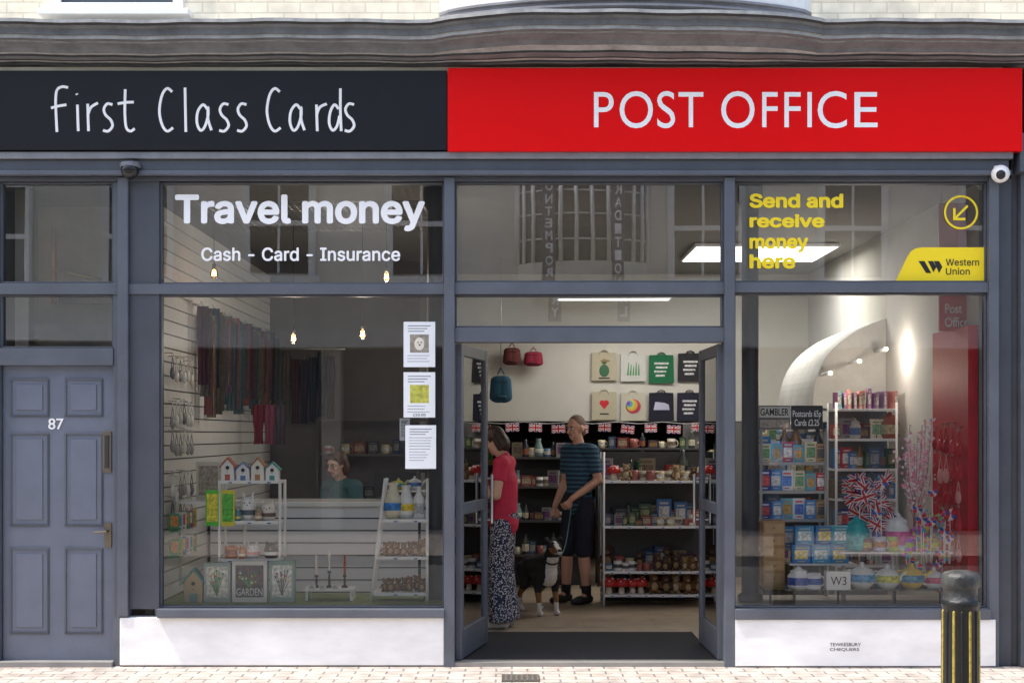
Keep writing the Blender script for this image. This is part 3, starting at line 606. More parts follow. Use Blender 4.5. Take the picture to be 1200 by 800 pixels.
def boxed(p0,p1,t,bt,c1,c2,label,txt=None,y=.27,d=.07,name='gift_box',art=None):
    x0,x1,z0,z1=X(p0,y),X(p1,y),Z(bt,y),Z(t,y); z0=max(z0,.409); m=MB(); w=x1-x0;h=z1-z0
    m.box(0,w,0,d,0,h,mat(c1,.45)); m.box(w*.1,w*.9,-.001,0,h*.12,h*.9,mat(c2,.5,var=.6,scale=40))
    if art:
        for i in range(12):
            q=(w*R.uniform(.2,.8),-.0016,h*R.uniform(.45,.82)); m.cap((w*.5,-.0016,h*(.15 if not txt else .36)),q,.0015,.003,mat(art,.6),n=5,b=.3); m.ell((q[0],-.002,q[2]),.009,.001,.009,mat(R.choice(((.6,.1,.1),(.7,.5,.1),art,(.7,.7,.7))),.6),n=8,k=4)
    if txt: m.text(txt,w*.13,w*.87,h*.16,h*.34,-.0015,WHT,bold=.0,thick=.002)
    return m.obj(name,loc=(x0,y,z0),label=label,cat='gift box',bevel=.002)
boxed(239,270,659,709,(.42,.5,.47),(.75,.73,.66),'pale green boxed garden gift set',art=(.1,.3,.1))
boxed(272,313,657,709,(.8,.79,.75),(.14,.12,.13),'dark photo printed boxed set with garden lettering','GARDEN',art=(.15,.35,.12))
boxed(316,345,657,706,(.33,.45,.42),(.7,.72,.68),'grey green boxed garden gift set',art=(.15,.15,.15))
put(birdhouse((.55,.4,.22),(.1,.3,.32),h=.22,w=.13),'birdhouse',X(228,.3),.3,.409,'wooden birdhouse with teal roof on the window floor','birdhouse')
boxed(230,258,541,585,(.6,.56,.48),(.35,.3,.24),'newsprint patterned gift bag on the wall shelf',y=.6,name='gift_bag')
boxed(241,257,574,616,(.1,.6,.04),(.75,.7,.05),'bright green gardening glove pack',y=.3,d=.02,name='glove_pack')
boxed(259,275,574,616,(.75,.7,.04),(.1,.5,.05),'bright yellow gardening glove pack',y=.3,d=.02,name='glove_pack')
b=MB(); b.box(-.33,.2,-.1,.1,0,.02,WHT); b.tube((-.3,0,-.6),(-.3,0,0),.012,.012,WHT,n=8); b.tube((.17,0,-.6),(.17,0,0),.012,.012,WHT,n=8); b.obj('display_stand',loc=(X(250,.6)+.06,.6,Z(586,.6)-.02),label='white narrow stand with bags and gloves',cat='display stand')
y=.45; b=MB(); b.box(-.16,.2,-.1,.1,.07,.085,WHT)
for s_ in (-.14,.18): b.box(s_-.01,s_+.01,-.08,.08,0,.07,WHT)
b.obj('riser_table',loc=(X(384,y),y,.408),label='low white display riser under the candles',cat='display stand')
for p,h,hc in ((371,.09,(.05,.04,.03)),(386,.12,(.06,.05,.04)),(404,.09,(.05,.04,.03))):
    t=thing('candlestick',(X(p,y),y,.494),'dark turned candlestick holding a slim candle','candlestick',group='candlesticks on the riser'); m=MB(); m.lathe([(0,0),(.025,0),(.022,.01),(.007,.02),(.009,.05),(.006,h-.02),(.014,h-.01),(.012,h)],mat(hc,.4,.3),n=14); m.obj('holder',t)
    m=MB(); m.tube((0,0,h),(0,0,h+.14),.009,.008,mat((.85,.82,.76) if p!=404 else (.5,.08,.04),.5)); m.obj('candle',t)
for p in (366,378,393): put(cardm((.8,.8,.8),(.5,.5,.5),.05,.03),'price_card',X(p,.35),.34,.494,'small white price card by the candles','price card','price cards')
y=.42; shelfunit((X(477,y),y,.408),'white ladder style display shelf with vases and wooden animals',.3,.22,[Z(692,y)-.408,Z(650,y)-.408,Z(607,y)-.408],splay=.1,zt=Z(560,y)-.408)
zz=Z(607,y); put(vase((.7,.65,.5),(.03,.2,.55)),'vase',X(461,y),y-.02,zz,'tall blue and yellow ceramic vase','vase',scale=1.35); put(vase((.75,.77,.75),(.7,.5,.03)),'vase',X(476,y),y,zz,'tall white and yellow ceramic vase','vase',scale=1.25); put(bottle((.8,.8,.8),(.5,.5,.52)),'bottle',X(491,y),y,zz,'slim white ceramic bottle on shelf','bottle',scale=1.1)
put(teapot((.7,.72,.75),(.05,.15,.4)),'teapot',X(486,.5),.5,zz+.2,'blue patterned teapot on the top','teapot',scale=.7); b=MB(); b.box(-.17,.13,-.06,.06,-.012,0,WHT); b.obj('shelf_board',loc=(X(482,.5),.5,zz+.2),label='narrow white top board of the ladder shelf',cat='shelf')
put(teapot((.6,.6,.1),(.05,.3,.3)),'teapot',X(467,.5),.5,zz+.2,'small yellow and green teapot','teapot',scale=.6)
for zp in (650,692):
    for i in range(7): put(bear((.2,.1,.045),(.4,.26,.15)),'wooden_animal',X(452+i*7.2,y),y+R.uniform(-.05,.05),Z(zp,y),'small dark brown carved wooden animal','ornament','carved animals on the ladder shelf',rotz=R.uniform(-.6,.6),scale=R.uniform(.6,.8))
def poster(p0,p1,t,bt,pic,label,words):
    y=.030; x0,x1,z0,z1=X(p0,y),X(p1,y),Z(bt,y),Z(t,y); w=x1-x0;h=z1-z0
    m=MB(); m.box(0,w,.0,.002,0,h,mat((.84,.87,.9),.6,var=.03))
    if pic: m.box(w*.2,w*.8,-.0006,0,h*.32,h*.72,mat(pic,.5,var=.5,scale=30))
    for i in range(3): m.box(w*.14,w*(.86-.1*i),-.0006,0,h*(.92-.06*i)-.006,h*(.92-.06*i),mat((.2,.22,.25),.6))
    for i in range(3 if pic else 9): zz=h*((.26 if pic else .72)-.065*i); m.box(w*.12,w*R.uniform(.6,.88),-.0006,0,zz-.004,zz,mat((.25,.27,.3),.6))
    if words: m.text(words,w*.3,w*.7,h*.03,h*.09,-.0006,DARK,thick=.0005)
    return m,(x0,y,z0),label
for a_ in ((473,510,377,430,(.3,.27,.22),'white paper notice with a dog photo taped to the glass',None),(473,510,436,489,(.5,.5,.08),'white paper notice with a yellow picture','£50.00'),(475,511,498,549,None,'white printed text notice stuck on the glass',None)):
    m,l,lb=poster(*a_)
    if a_[2]==377: m.ell((.11,-.001,.16),.035,.001,.045,mat((.75,.7,.6),.6)); m.ell((.10,-.002,.17),.005,.001,.005,BLACK,n=8,k=4); m.ell((.122,-.002,.17),.005,.001,.005,BLACK,n=8,k=4); m.ell((.111,-.002,.153),.007,.001,.006,BLACK,n=8,k=4)
    m.obj('paper_notice',loc=l,label=lb,cat='notice')
m,l,lb=poster(468,480,490,516,None,'small white slip of paper behind the notices',None); m.obj('paper_notice',loc=(l[0],.060,l[2]),label=lb,cat='notice')
def scarf(c1,w=.13,h=.8):
    m=MB(); n=10; vs=[];fs=[]; A=mat(c1,.9,var=.45,scale=22,stretch=(6,6,1))
    for j in range(7):
        for i in range(n+1):
            t=i/n; vs.append(((t-.5)*w*(1+.15*math.sin(j)),.02*math.cos(t*math.pi*5)+.004*math.sin(j*2+i),-h*j/6))
    for j in range(6):
        for i in range(n): a=j*(n+1)+i; fs.append((a,a+1,a+n+2,a+n+1))
    m.add(vs,fs,A,True); m.cap((0,0,.0),(0,.06,.04),.004,.004,METAL,n=6); return m.mesh('scarf')
SC=[scarf(cc_,.085,R.uniform(.6,.85)) for cc_ in ((.04,.035,.05),(.10,.03,.05),(.04,.06,.09),(.16,.14,.12),(.05,.04,.07),(.2,.06,.06),(.02,.02,.02),(.18,.15,.10),(.05,.09,.10),(.10,.10,.06))]
for i in range(34):
    yv=1.15+i*.102; put(R.choice(SC),'scarf',-2.38,yv,2.55+R.uniform(-.06,.05),'dark patterned scarf hanging from a wall rail','scarf','scarves hanging on the wall',rotz=math.radians(50+R.uniform(-25,25)),scale=R.uniform(.85,1.05))
for i in range(6): put(R.choice(SC),'scarf',-2.3+i*.09,4.7,2.4+R.uniform(-.05,.05),'dark patterned scarf hanging from a wall rail','scarf','scarves hanging on the wall')
for i in range(3): put(scarf(((.25,.02,.04),(.3,.08,.13),(.1,.08,.1))[i],.1,.36),'hanging_cloth',X(303+i*13,3.2),3.2,Z(474,3.2),'red and pink cloth hanging in a row','cloth','hanging cloths')
b=MB(); b.tube((-2.44,1.0,2.6),(-2.44,4.7,2.6),.012,.012,METAL,n=8); b.tube((-2.44,4.68,2.46),(-1.7,4.68,2.46),.012,.012,METAL,n=8); b.obj('wall_rail',B)
def charm(c1):
    m=MB(); A=mat(c1,.4); m.path([(.008*math.cos(t),0,.008*math.sin(t)) for t in [i*.9 for i in range(8)]],.0015,METAL,n=5); m.path([(-.012,0,-.06),(0,0,-.008),(.012,0,-.06)],.002,A,n=5); m.ell((0,0,-.085),.02,.008,.03,A,n=10,k=6); m.cap((0,0,.01),(0,.08,.012),.002,.002,METAL,n=5); return m.mesh('charm')
CH=[charm(c_) for c_ in ((.7,.7,.68),(.3,.3,.3),(.6,.58,.5),(.15,.15,.17))]
for zz in (2.15,1.82,1.62,1.3,1.12):
    for i in range(6): put(R.choice(CH),'hanging_charm',-2.41,.3+i*.12,zz+R.uniform(-.02,.02),'small pale hanging charm on a slat wall hook','charm','charms on the slat wall',rotz=math.radians(70),scale=1.5)
CDM=[cardm(a_,b_) for a_,b_ in (((.8,.8,.75),(.6,.1,.1)),((.1,.3,.6),(.7,.6,.2)),((.6,.5,.1),(.2,.4,.1)),((.7,.7,.7),(.1,.4,.5)),((.5,.1,.3),(.7,.7,.6)),((.1,.4,.2),(.7,.3,.1)))]
for i in range(6):
    for zz in (.72,.9): put(R.choice(CDM),'greeting_card',-2.4,.3+i*.11,zz,'small colourful card pack on the wall rack','card','card packs by the wall',rotz=math.radians(55),scale=.95)
shelfunit((-1.35,4.55,0),'grey back shelves behind the counter',1.2,.3,[.5,.95,1.4,1.75],m_=mat((.1,.1,.1),.5),tags=False)
BXD=[boxmesh(*a_) for a_ in (((.02,.02,.03),(.2,.2,.2),.11,.06,.12),((.02,.06,.15),(.3,.3,.28),.09,.06,.16),((.2,.02,.02),(.4,.3,.2),.12,.06,.11),((.2,.16,.1),(.12,.08,.05)),((.02,.08,.04),(.3,.3,.15),.08,.06,.14),((.25,.25,.24),(.15,.05,.15)),((.04,.02,.06),(.25,.15,.05),.13,.06,.1))]  # darkened copies of the boxes, dimness of the rear put into their colours
BX=BXD+[boxmesh(*a_) for a_ in (((.05,.15,.35),(.6,.6,.55),.09,.06,.16),((.45,.05,.05),(.7,.6,.4),.12,.06,.11),((.6,.6,.58),(.3,.1,.3)))]
MG=[mugmesh(a_,b_) for a_,b_ in (((.7,.68,.62),(.4,.1,.1)),((.5,.45,.38),(.2,.15,.1)),((.75,.75,.75),(.1,.1,.1)),((.3,.1,.08),None),((.6,.5,.3),(.7,.7,.65)),((.1,.2,.3),(.6,.6,.6)))]
BR=[bear((.16,.08,.03),(.4,.28,.15)),bear((.3,.2,.1),(.5,.4,.28)),bear((.08,.045,.03),(.3,.2,.1))]
JR=[jar((.6,.6,.55),(.1,.2,.4)),jar((.4,.1,.06),(.6,.5,.3)),bottle((.05,.06,.05),(.6,.55,.4)),bottle((.3,.15,.04),(.7,.7,.6)),vase((.2,.3,.3),(.6,.6,.5)),bottle((.03,.03,.04),(.3,.1,.05))]
MU=mushroom()
def fill(x0,x1,y,z,meshes,n,lab,cat_,grp,sc=(.9,1.1),dy=.02,nm=None):
    for i in range(n):
        me=meshes[i%len(meshes)] if len(meshes)<3 else R.choice(meshes)
        put(me,nm or cat_.replace(' ','_'),x0+(x1-x0)*(i+.5+R.uniform(-.2,.2))/n,y+R.uniform(-dy,dy),z,lab,cat_,grp,rotz=R.uniform(-.4,.4),scale=R.uniform(*sc))
for z_ in (.95,1.4): fill(-1.9,-.8,4.5,z_,BXD+MG,8,'assorted stock box on the back shelves','gift box','stock on the back shelves')
# ---------------- doorway gondola
gy=3.5; gx0,gx1=X(706,gy),X(824,gy)
zsh=[.12,Z(669,gy-.2),Z(616,gy-.2),Z(563,gy-.2)]
SM=MG+BXD+[JR[2],JR[5],JR[4]]
shelfunit(((gx0+gx1)/2,gy,0.01),'white metal shelving packed with gifts near the entrance',gx1-gx0,.4,[q-.01 for q in zsh],backc=mat((.06,.06,.06),.6),zt=1.42)
put(MU,'mushroom_ornament',gx0+.1,gy-.1,zsh[3],'red spotted toadstool ornament','ornament')
fill(gx0+.18,gx1,gy-.12,zsh[3],MG+BR,10,'assorted patterned mug on the top shelf','mug','mugs on the entrance shelving',sc=(.8,1.1))
fill(gx0,gx1,gy+.06,zsh[3],SM,12,'assorted bottle or jar at the back of the shelf','jar','jars on the entrance shelving',sc=(.9,1.4))
fill(gx0+.02,gx0+.5,gy-.12,zsh[2],BXD,7,'dark printed gift box on the middle shelf','gift box','gift boxes on the entrance shelving',sc=(.6,.9)); fill(gx0+.5,gx1,gy-.12,zsh[2],MG,6,'patterned mug on the middle shelf','mug','mugs on the entrance shelving',sc=(.7,1)); fill(gx0+.02,gx1,gy+.06,zsh[2],BX+SM,11,'stock box at the back of the middle shelf','gift box','gift boxes on the entrance shelving',sc=(1.0,1.5))
fill(gx0+.02,gx0+.45,gy-.12,zsh[1],MG,6,'brown patterned mug on a lower shelf','mug','mugs on the entrance shelving',sc=(.7,1)); fill(gx0+.47,gx1,gy-.12,zsh[1],BR,6,'brown soft toy bear on the shelf','soft toy','soft toy bears',sc=(.8,1.1)); fill(gx0+.02,gx1,gy+.06,zsh[1],BR+SM,10,'soft toy or jar at the back of the shelf','soft toy','soft toys at the back',sc=(1.1,1.5))
fill(gx0+.02,gx0+.4,gy-.12,zsh[0],[MU,MU,MU],4,'red spotted toadstool ornament on the bottom shelf','ornament','toadstool ornaments',nm='mushroom_ornament',sc=(1.0,1.4)); fill(gx0+.42,gx1,gy-.1,zsh[0],BR,5,'brown soft toy bear on the bottom shelf','soft toy','soft toy bears',sc=(1.1,1.4)); fill(gx0+.02,gx1,gy+.05,zsh[0],BR+BXD,9,'large brown soft toy bear','soft toy','soft toy bears',sc=(1.3,1.8))
sx0,sx1=X(700,5.2),X(850,5.2)
shelfunit(((sx0+sx1)/2,5.2,.01),'dark rear shelving crowded with stock',sx1-sx0,.35,[.3,.62,.94,1.24,1.44],m_=mat((.05,.05,.05),.5),tags=False,backc=mat((.03,.03,.03)))
for z_ in (.94,1.24,1.44): fill(sx0,sx1,5.12,z_+.01,SM,13,'assorted stock on the dark rear shelving','gift box','stock on the rear shelving',sc=(.7,1.1))
rx0,rx1=-.9,1.9
shelfunit(((rx0+rx1)/2,8.3,.01),'long rear card rack in the back room',rx1-rx0,.3,[.3,.6,.9,1.2,1.5],m_=mat((.1,.1,.1),.5),tags=False,backc=mat((.04,.04,.04)))
for z_ in (.6,.9,1.2): fill(rx0,rx1,8.2,z_+.01,CDM+BX,16,'greeting card standing in the rear rack','card','greeting cards in the rear rack',sc=(1.0,1.4),nm='greeting_card')
shelfunit((X(640,5.0),5.0,.01),'low dark floor rack of stationery behind the customers',.7,.35,[.35,.7,1.05,1.35],m_=mat((.06,.06,.06),.5),tags=False,backc=mat((.03,.03,.03)))
for z_ in (.35,.7,1.05,1.35): fill(X(640,5.0)-.33,X(640,5.0)+.33,4.9,z_+.01,SM,9,'assorted stationery on the dark floor rack','stationery','stationery on the floor rack',sc=(.7,1.1))
t=shelfunit((-.62,2.1,.01),'tall dark card rack beside the doorway',.25,.9,[.4,.7,1.0,1.3,1.6],m_=DARK,tags=False)
for z_ in (.4,.7,1.0,1.3,1.6):
    for i in range(6): put(R.choice(CDM),'greeting_card',-.5,1.72+i*.15,z_+.01,'greeting card in the rack beside the door','card','greeting cards beside the door',rotz=math.radians(80),scale=R.uniform(1,1.25))
t=thing('bunting',(0,5.92,0),'string of union flag bunting below the cream wall','bunting')
m=MB(); xs_=[X(560+i*27,5.92) for i in range(12)]
m.path([(x,0,1.73-.02*(i%2)) for i,x in enumerate(xs_)],.003,WHT,n=5); m.obj('string',t)
for i,x in enumerate(xs_[:-1]): o=place(FLAG,'flag',t,(x+.127,-.01,1.66+R.uniform(-.012,.012)),R.uniform(-.5,.5),scale=.85); o.rotation_euler[1]=R.uniform(-.2,.2)
def tote(c1,motif):
    m=MB(); A=mat(c1,.9,var=.08,bump=.2,bs=200); w=.28;h=.31
    m.prism([(-w/2,-h),(w/2,-h+.004),(w/2-.008,.0),(0,.004),(-w/2+.006,0)],-.010,.010,A)
    for yy in (-.011,.011): m.path([(-.05,yy,-.02),(-.035,yy,.018),(0,yy,.03),(.035,yy,.018),(.05,yy,-.02)],.005,A,n=6)
    if motif=='heart':
        H=mat((.6,.02,.03),.7); m.ell((-.022,-.011,-.12),.03,.002,.03,H); m.ell((.022,-.011,-.12),.03,.002,.03,H); m.prism([(-.046,-.134),(0,-.19),(.046,-.134)],-.0135,-.010,H)
        m.box(-.05,.05,-.012,-.010,-.25,-.235,DARK)
    elif motif=='rainbow':
        for i,cl in enumerate(((.5,.05,.1),(.7,.4,.05),(.6,.6,.1),(.1,.4,.5),(.2,.1,.5))): m.ell((-.012*i,-.011-.0006*i,-.15+.008*i),.085-.015*i,.002,.08-.013*i,mat(cl,.7))
    elif motif=='fig':
        H=mat((.05,.16,.08),.7); m.ell((0,-.011,-.2),.055,.002,.07,H); m.ell((0,-.012,-.1),.03,.002,.03,H); m.ell((.01,-.013,-.09),.055,.002,.013,mat((.35,.2,.1),.7)); m.box(-.06,.06,-.012,-.010,-.29,-.275,DARK)
    elif motif=='leaf':
        H=mat((.1,.35,.15),.7)
        for i in range(5): m.cap((-.06+i*.03,-.011,-.24),(-.05+i*.028,-.011,-.1-.02*(i%3)),.01,.004,H,n=6,b=.2)
    elif motif=='text':
        for i in range(4): m.box(-.08+.015*(i%2),.08-.014*i,-.0125,-.010,-.08-.045*i-.022,-.08-.045*i,mat((.6,.6,.6),.7,var=.6,scale=60))
    elif motif=='van':
        m.prism([(-.09,-.19),(.09,-.19),(.08,-.13),(.03,-.11),(-.07,-.10)],-.0125,-.010,mat((.5,.5,.65),.7))
    return m.mesh('tote_bag')
NAT=(.5,.45,.33)
for p,q,cl,mo,lb in ((708,412,NAT,'fig','natural canvas tote bag with green figure print'),(742,413,(.6,.6,.56),'leaf','white tote bag with green plant print'),(775,415,(.015,.14,.06),'text','dark green tote bag with white text print'),(809,413,(.025,.025,.03),'text','black tote bag with white text print'),
  (708,458,NAT,'heart','natural canvas tote bag with red heart print'),(742,459,(.55,.52,.42),'rainbow','natural tote bag with round rainbow print'),(775,459,(.015,.015,.03),'van','dark navy tote bag with white car print'),(808,459,(.02,.02,.04),'text','dark tote bag with white lettering print')):
    put(tote(cl,mo),'tote_bag',X(p,5.97),5.97,Z(q-2,5.97)-.03,lb,'tote bag','tote bags hung on the cream wall',rotz=R.uniform(-.06,.06),scale=(1,1,1.0))
def backpack(c1):
    m=MB(); A=mat(c1,.8,bump=.2); m.cap((-.03,0,-.1),(-.035,0,-.3),.1,.11,A,b=.6,n=16); m.cap((.03,0,-.1),(.035,0,-.3),.1,.11,A,b=.6,n=16); m.cap((-.05,-.07,-.3),(.05,-.07,-.3),.06,.06,mat(tuple(v*.7 for v in c1),.8),b=.4); m.path([(-.04,0,-.02),(0,0,.05),(.04,0,-.02)],.008,A,n=6); m.cap((-.08,-.06,-.12),(.08,-.06,-.12),.005,.005,BLACK,n=6); return m.mesh('backpack')
put(backpack((.02,.09,.15)),'backpack',X(587,4.6),4.6,Z(436,4.6),'navy blue backpack hanging from the ceiling','backpack',scale=(.8,.8,.85)); put(backpack((.3,.02,.05)),'backpack',X(625,5.9),5.85,Z(410,5.9),'dark red small bag hanging on the wall','bag',scale=(.75,.8,.5)); put(backpack((.14,.03,.03)),'backpack',X(600,5.9),5.85,Z(405,5.9),'brown small bag hanging on the wall','bag',scale=(.7,.8,.6))
b=MB(); b.tube((X(587,4.6),4.6,Z(436,4.6)+.04),(X(587,4.6),4.6,3.37),.004,.004,METAL,n=6); b.obj('hanging_wire',B)
# ---------------- window B display
rb=thing('red_display_wall',(3.2,.6,.41),'glossy red display board with hanging red gifts','display board')
m=MB(); m.box(-.0,.07,-.42,.42,0,Z(372)-.45,mat((.62,.006,.014),.5,var=.12,scale=8)); m.obj('board',rb)
RC=[charm((.6,.01,.02)),charm((.7,.05,.08)),charm((.45,.0,.01)),charm((.8,.4,.4))]
for j in range(6):
    for i in range(5): put(R.choice(RC),'hanging_charm',3.17,.30+i*.14+R.uniform(-.02,.02),1.65-j*.19+R.uniform(-.02,.02),'shiny red hanging ornament on the red board','ornament','red ornaments',rotz=math.radians(-70),scale=R.uniform(1.3,1.9))
ps=thing('hanging_sign',(X(1128,.5),.5,0),'red hanging sign panel with white lettering inside the window','sign')
m=MB(); m.box(-.17,.15,0,.02,Z(388,.5),Z(345,.5),mat((.55,.01,.015),.4)); m.box(-.17,.15,0,.02,Z(290,.5),Z(238,.5),mat((.4,.01,.012),.4)); m.obj('board',ps)
m=MB(); m.text('Post\nOffice',-.13,.04,Z(383,.5),Z(356,.5),-.001,WHT,thick=.002,bold=.01); m.obj('lettering',ps)
m=MB(); m.tube((-.15,.01,Z(388,.5)),(-.15,.01,3.36),.005,.005,METAL,n=6); m.tube((.13,.01,Z(388,.5)),(.13,.01,3.36),.005,.005,METAL,n=6); m.obj('hanging_wire',ps)
y=.75; x0,x1=X(889,y),X(964,y)
t=shelfunit(((x0+x1)/2,y,.408),'white wire rack of postcards and souvenir packs',x1-x0,.2,[Z(640,y)-.408,Z(607,y)-.408,Z(574,y)-.408,Z(541,y)-.408],zt=Z(505,y)-.408,m_=mat((.4,.4,.4),.5),tags=False)
SV=[boxmesh(a_,b_,.085,.03,.14,c3) for a_,b_,c3 in (((.05,.25,.6),(.7,.7,.7),None),((.6,.03,.04),(.85,.85,.85),None),((.03,.06,.3),(.7,.1,.1),(.85,.85,.85)),((.1,.45,.6),(.6,.35,.1),None),((.8,.8,.8),(.1,.2,.6),(.7,.05,.05)),((.5,.3,.12),(.1,.1,.1),None),((.8,.7,.5),(.2,.4,.2),None))]
for q in (640,607,574,541):
    for i in range(6): put(R.choice(SV),'souvenir_pack',x0+.04+i*.082,y-.05+R.uniform(-.02,.02),Z(q,y),'bright printed souvenir pack on the rack','souvenir','souvenir packs on the rack',scale=R.uniform(.85,1.1),rotz=R.uniform(-.2,.2))
for i in range(6): put(R.choice(JR+SV),'souvenir',x0+.04+i*.082,y+.06,Z(541,y),'small souvenir at the back of the rack','souvenir','souvenirs on top of the rack',scale=R.uniform(1.1,1.4))
m=MB(); w=X(926,y)-X(889,y); h=Z(473,y)-Z(501,y); m.box(0,w,0,.01,0,h,mat((.15,.14,.13),.5)); m.box(.005,w-.005,-.001,0,h*.5,h*.95,mat((.65,.64,.6),.6)); m.text('GAMBLER',.012,w-.012,h*.58,h*.88,-.001,BLACK,bold=.02,thick=.001); m.box(.01,w-.01,-.001,0,h*.08,h*.4,mat((.4,.35,.3),.6,var=.6,scale=40))
m.obj('topper_sign',loc=(X(889,y),y,Z(503,y)),label='dark framed sign with gambler lettering on the rack',cat='sign')
m=MB(); w=X(964,y)-X(927,y); m.box(0,w,0,.01,0,h,mat((.02,.02,.022),.5)); m.text('Postcards 65p\nCards £2.25',.012,w-.012,h*.15,h*.8,-.001,WHT,thick=.001,align='CENTER',bold=.01)
m.obj('price_sign',loc=(X(927,y),y,Z(503,y)),label='black sign with white postcard prices',cat='sign')
y=.4
m=MB(); WD=mat((.42,.26,.12),.6,var=.2,scale=6,stretch=(1,1,6)); w=X(920,y)-X(894,y); h=Z(610,y)-Z(687,y)
m.box(0,w,0,.14,0,h,WD)
for i in range(5): m.box(.01,w-.01,-.004,0,h*(.06+.19*i),h*(.2+.19*i),mat((.5,.33,.17),.5,var=.2)); m.ell((w/2,-.008,h*(.13+.19*i)),.006,.006,.006,BRASS,n=8,k=4)
m.obj('wooden_drawer_box',loc=(X(894,y),y,Z(687,y)),label='tall narrow wooden box with small drawers',cat='wooden box',bevel=.002)
y=.34
tb=thing('display_table',(X(1012,y),y+.05,.4),'low glass display table with thin dark legs','display table'); wz=Z(688,y)-.4
m=MB(); m.box(-.72,.56,-.16,.2,wz-.012,wz,glassmat(2,.85)); m.obj('glass_top',tb)
for xx in (-.68,-.2,.2,.52): m=MB(); m.tube((xx,-.13,0),(xx,-.13,wz-.013),.008,.008,DARK,n=8); m.obj('leg',tb)
zt_=Z(688,y)
BW=(.85,.87,.9); BB=(.03,.1,.45)
put(jar(BW,BB),'blue_white_pot',X(934,y),y-.05,zt_,'blue and white patterned ceramic pot','pot',scale=(1.3,1.3,.9)); put(mugmesh(BW,BB,.05,.1),'mug',X(953,y-.08),y-.08,zt_,'blue and white patterned mug','mug',scale=1.1)
m=MB(); m.box(-.085,.085,0,.08,0,.13,WHT); m.text('W3',-.055,.055,.035,.095,-.001,BLACK,thick=.001); m.obj('gift_box',loc=(X(981,.22),.18,zt_),label='white gift box with black initials',cat='gift box',bevel=.003)
for i,(p,q,cl) in enumerate(((938,658,(.02,.22,.6)),(960,658,(.03,.35,.65)),(982,658,(.02,.25,.55)),(942,636,(.04,.3,.6)),(964,636,(.02,.18,.5)),(984,636,(.03,.35,.5)))):
    put(boxmesh(cl,(.6,.7,.7) if i%2 else (.7,.6,.2),.13,.09,.13),'gift_box',X(p,y+.12),y+.12,Z(q,y+.12)-0.005,'bright blue printed gift box','gift box','blue gift boxes',rotz=R.uniform(-.12,.12))
b=MB(); b.box(-.2,.28,-.08,.1,-.012,0,WHT); b.tube((-.15,0,-.5),(-.15,0,-.01),.01,.01,WHT,n=8); b.tube((.2,0,-.5),(.2,0,-.01),.01,.01,WHT,n=8); b.obj('display_stand',loc=(X(955,y+.12),y+.12,Z(658,y+.12)-.006),label='white plinth under the blue boxes',cat='display stand')
TEAL=(.03,.4,.45)
z6=Z(645,y+.1)
put(jar(TEAL,(.1,.5,.55)),'biscuit_jar',X(1004,y+.1),y+.1,z6,'large teal ceramic biscuit jar','jar',scale=1.45); put(jar((.75,.8,.85),(.6,.1,.35)),'biscuit_jar',X(1051,y+.1),y+.1,z6,'colourful floral ceramic lidded jar','jar',scale=1.6)
put(bottle((.1,.15,.6),(.7,.3,.5)),'patterned_bottle',X(1028,y+.12),y+.12,z6,'blue patterned bottle on the shelf','bottle',scale=1.0)
put(jar((.6,.2,.6),(.8,.7,.2)),'biscuit_jar',X(1075,y+.1),y+.1,z6,'small purple and yellow lidded jar','jar',scale=1.1)
b=MB(); b.box(-.3,.5,-.1,.1,-.012,0,WHT)
for s_ in (-.25,.1,.45): b.tube((s_,0,-.42),(s_,0,-.01),.01,.01,WHT,n=8)
b.obj('display_stand',loc=(X(1030,y+.1),y+.1,z6-.001),label='white raised display shelf for ceramics',cat='display stand')
for p,a_,b_,sc_ in ((1010,(.85,.85,.83),(.1,.35,.6),1.3),(1040,(.8,.85,.85),(.6,.6,.1),1.2),(1068,(.8,.6,.12),(.1,.3,.5),1.25),(1094,(.8,.82,.85),(.6,.1,.2),1.05)): put(teapot(a_,b_),'teapot',X(p,y-.06),y-.06,zt_+.0,'patterned ceramic teapot on the glass table','teapot','teapots in the window',rotz=R.uniform(-.5,.5),scale=sc_)
for i in range(12): put(mugmesh((R.uniform(.1,.9),R.uniform(.1,.8),R.uniform(.1,.9)),(R.uniform(.1,.8),R.uniform(.1,.8),.1)),'mug',X(1014+(i%6)*16,y+.06),y+.05,z6 if i>5 else zt_,'bright patterned mug in the window','mug','patterned mugs in the window',rotz=R.uniform(-1,1),scale=R.uniform(1,1.25))
fb=thing('flag_display',(X(1026,.55),.55,Z(650,.55)),'pot of small union flags on sticks','flags'); m=MB(); m.lathe([(0,0),(.05,0),(.065,.12),(.06,.12),(.045,.01)],mat((.6,.6,.6),.4)); m.obj('pot',fb)
for i in range(16):
    a_=R.uniform(-.22,.16); zz=R.uniform(.22,.62); m=MB(); m.tube((0,0,.05),(a_*.95,0,zz-.06),.0025,.0025,WHT,n=5); m.obj('stick',fb)
    o=place(FLAG,'flag',fb,(a_,-.03-.01*i,zz),R.uniform(-.4,.4),scale=.85); o.rotation_euler=(R.uniform(-.3,.3),R.uniform(-.8,.8),R.uniform(-.5,.5))
def windmill(cl,x,z,y,r=.07):
    t=thing('toy_windmill',(x,y,z),'shiny colourful toy windmill on a stick','toy windmill',group='toy windmills'); m=MB(); ph=R.uniform(0,1)
    for i in range(6):
        a0=math.pi*i/3+ph; a1=a0+math.pi/4; A=mat(cl[i%len(cl)],.4,var=.2,scale=30)
        m.add([(0,-.004,0),(r*math.cos(a0),-.002,r*math.sin(a0)),(r*.8*math.cos(a1),-.02,r*.8*math.sin(a1))],[(0,1,2)],A)
    m.ell((0,-.012,0),.006,.004,.006,WHT,n=8,k=4); m.obj('sails',t); m=MB(); m.tube((0,.004,0),(0,.004,-(z-Z(660,y))),.0035,.0035,WHT,n=6); m.obj('stick',t)
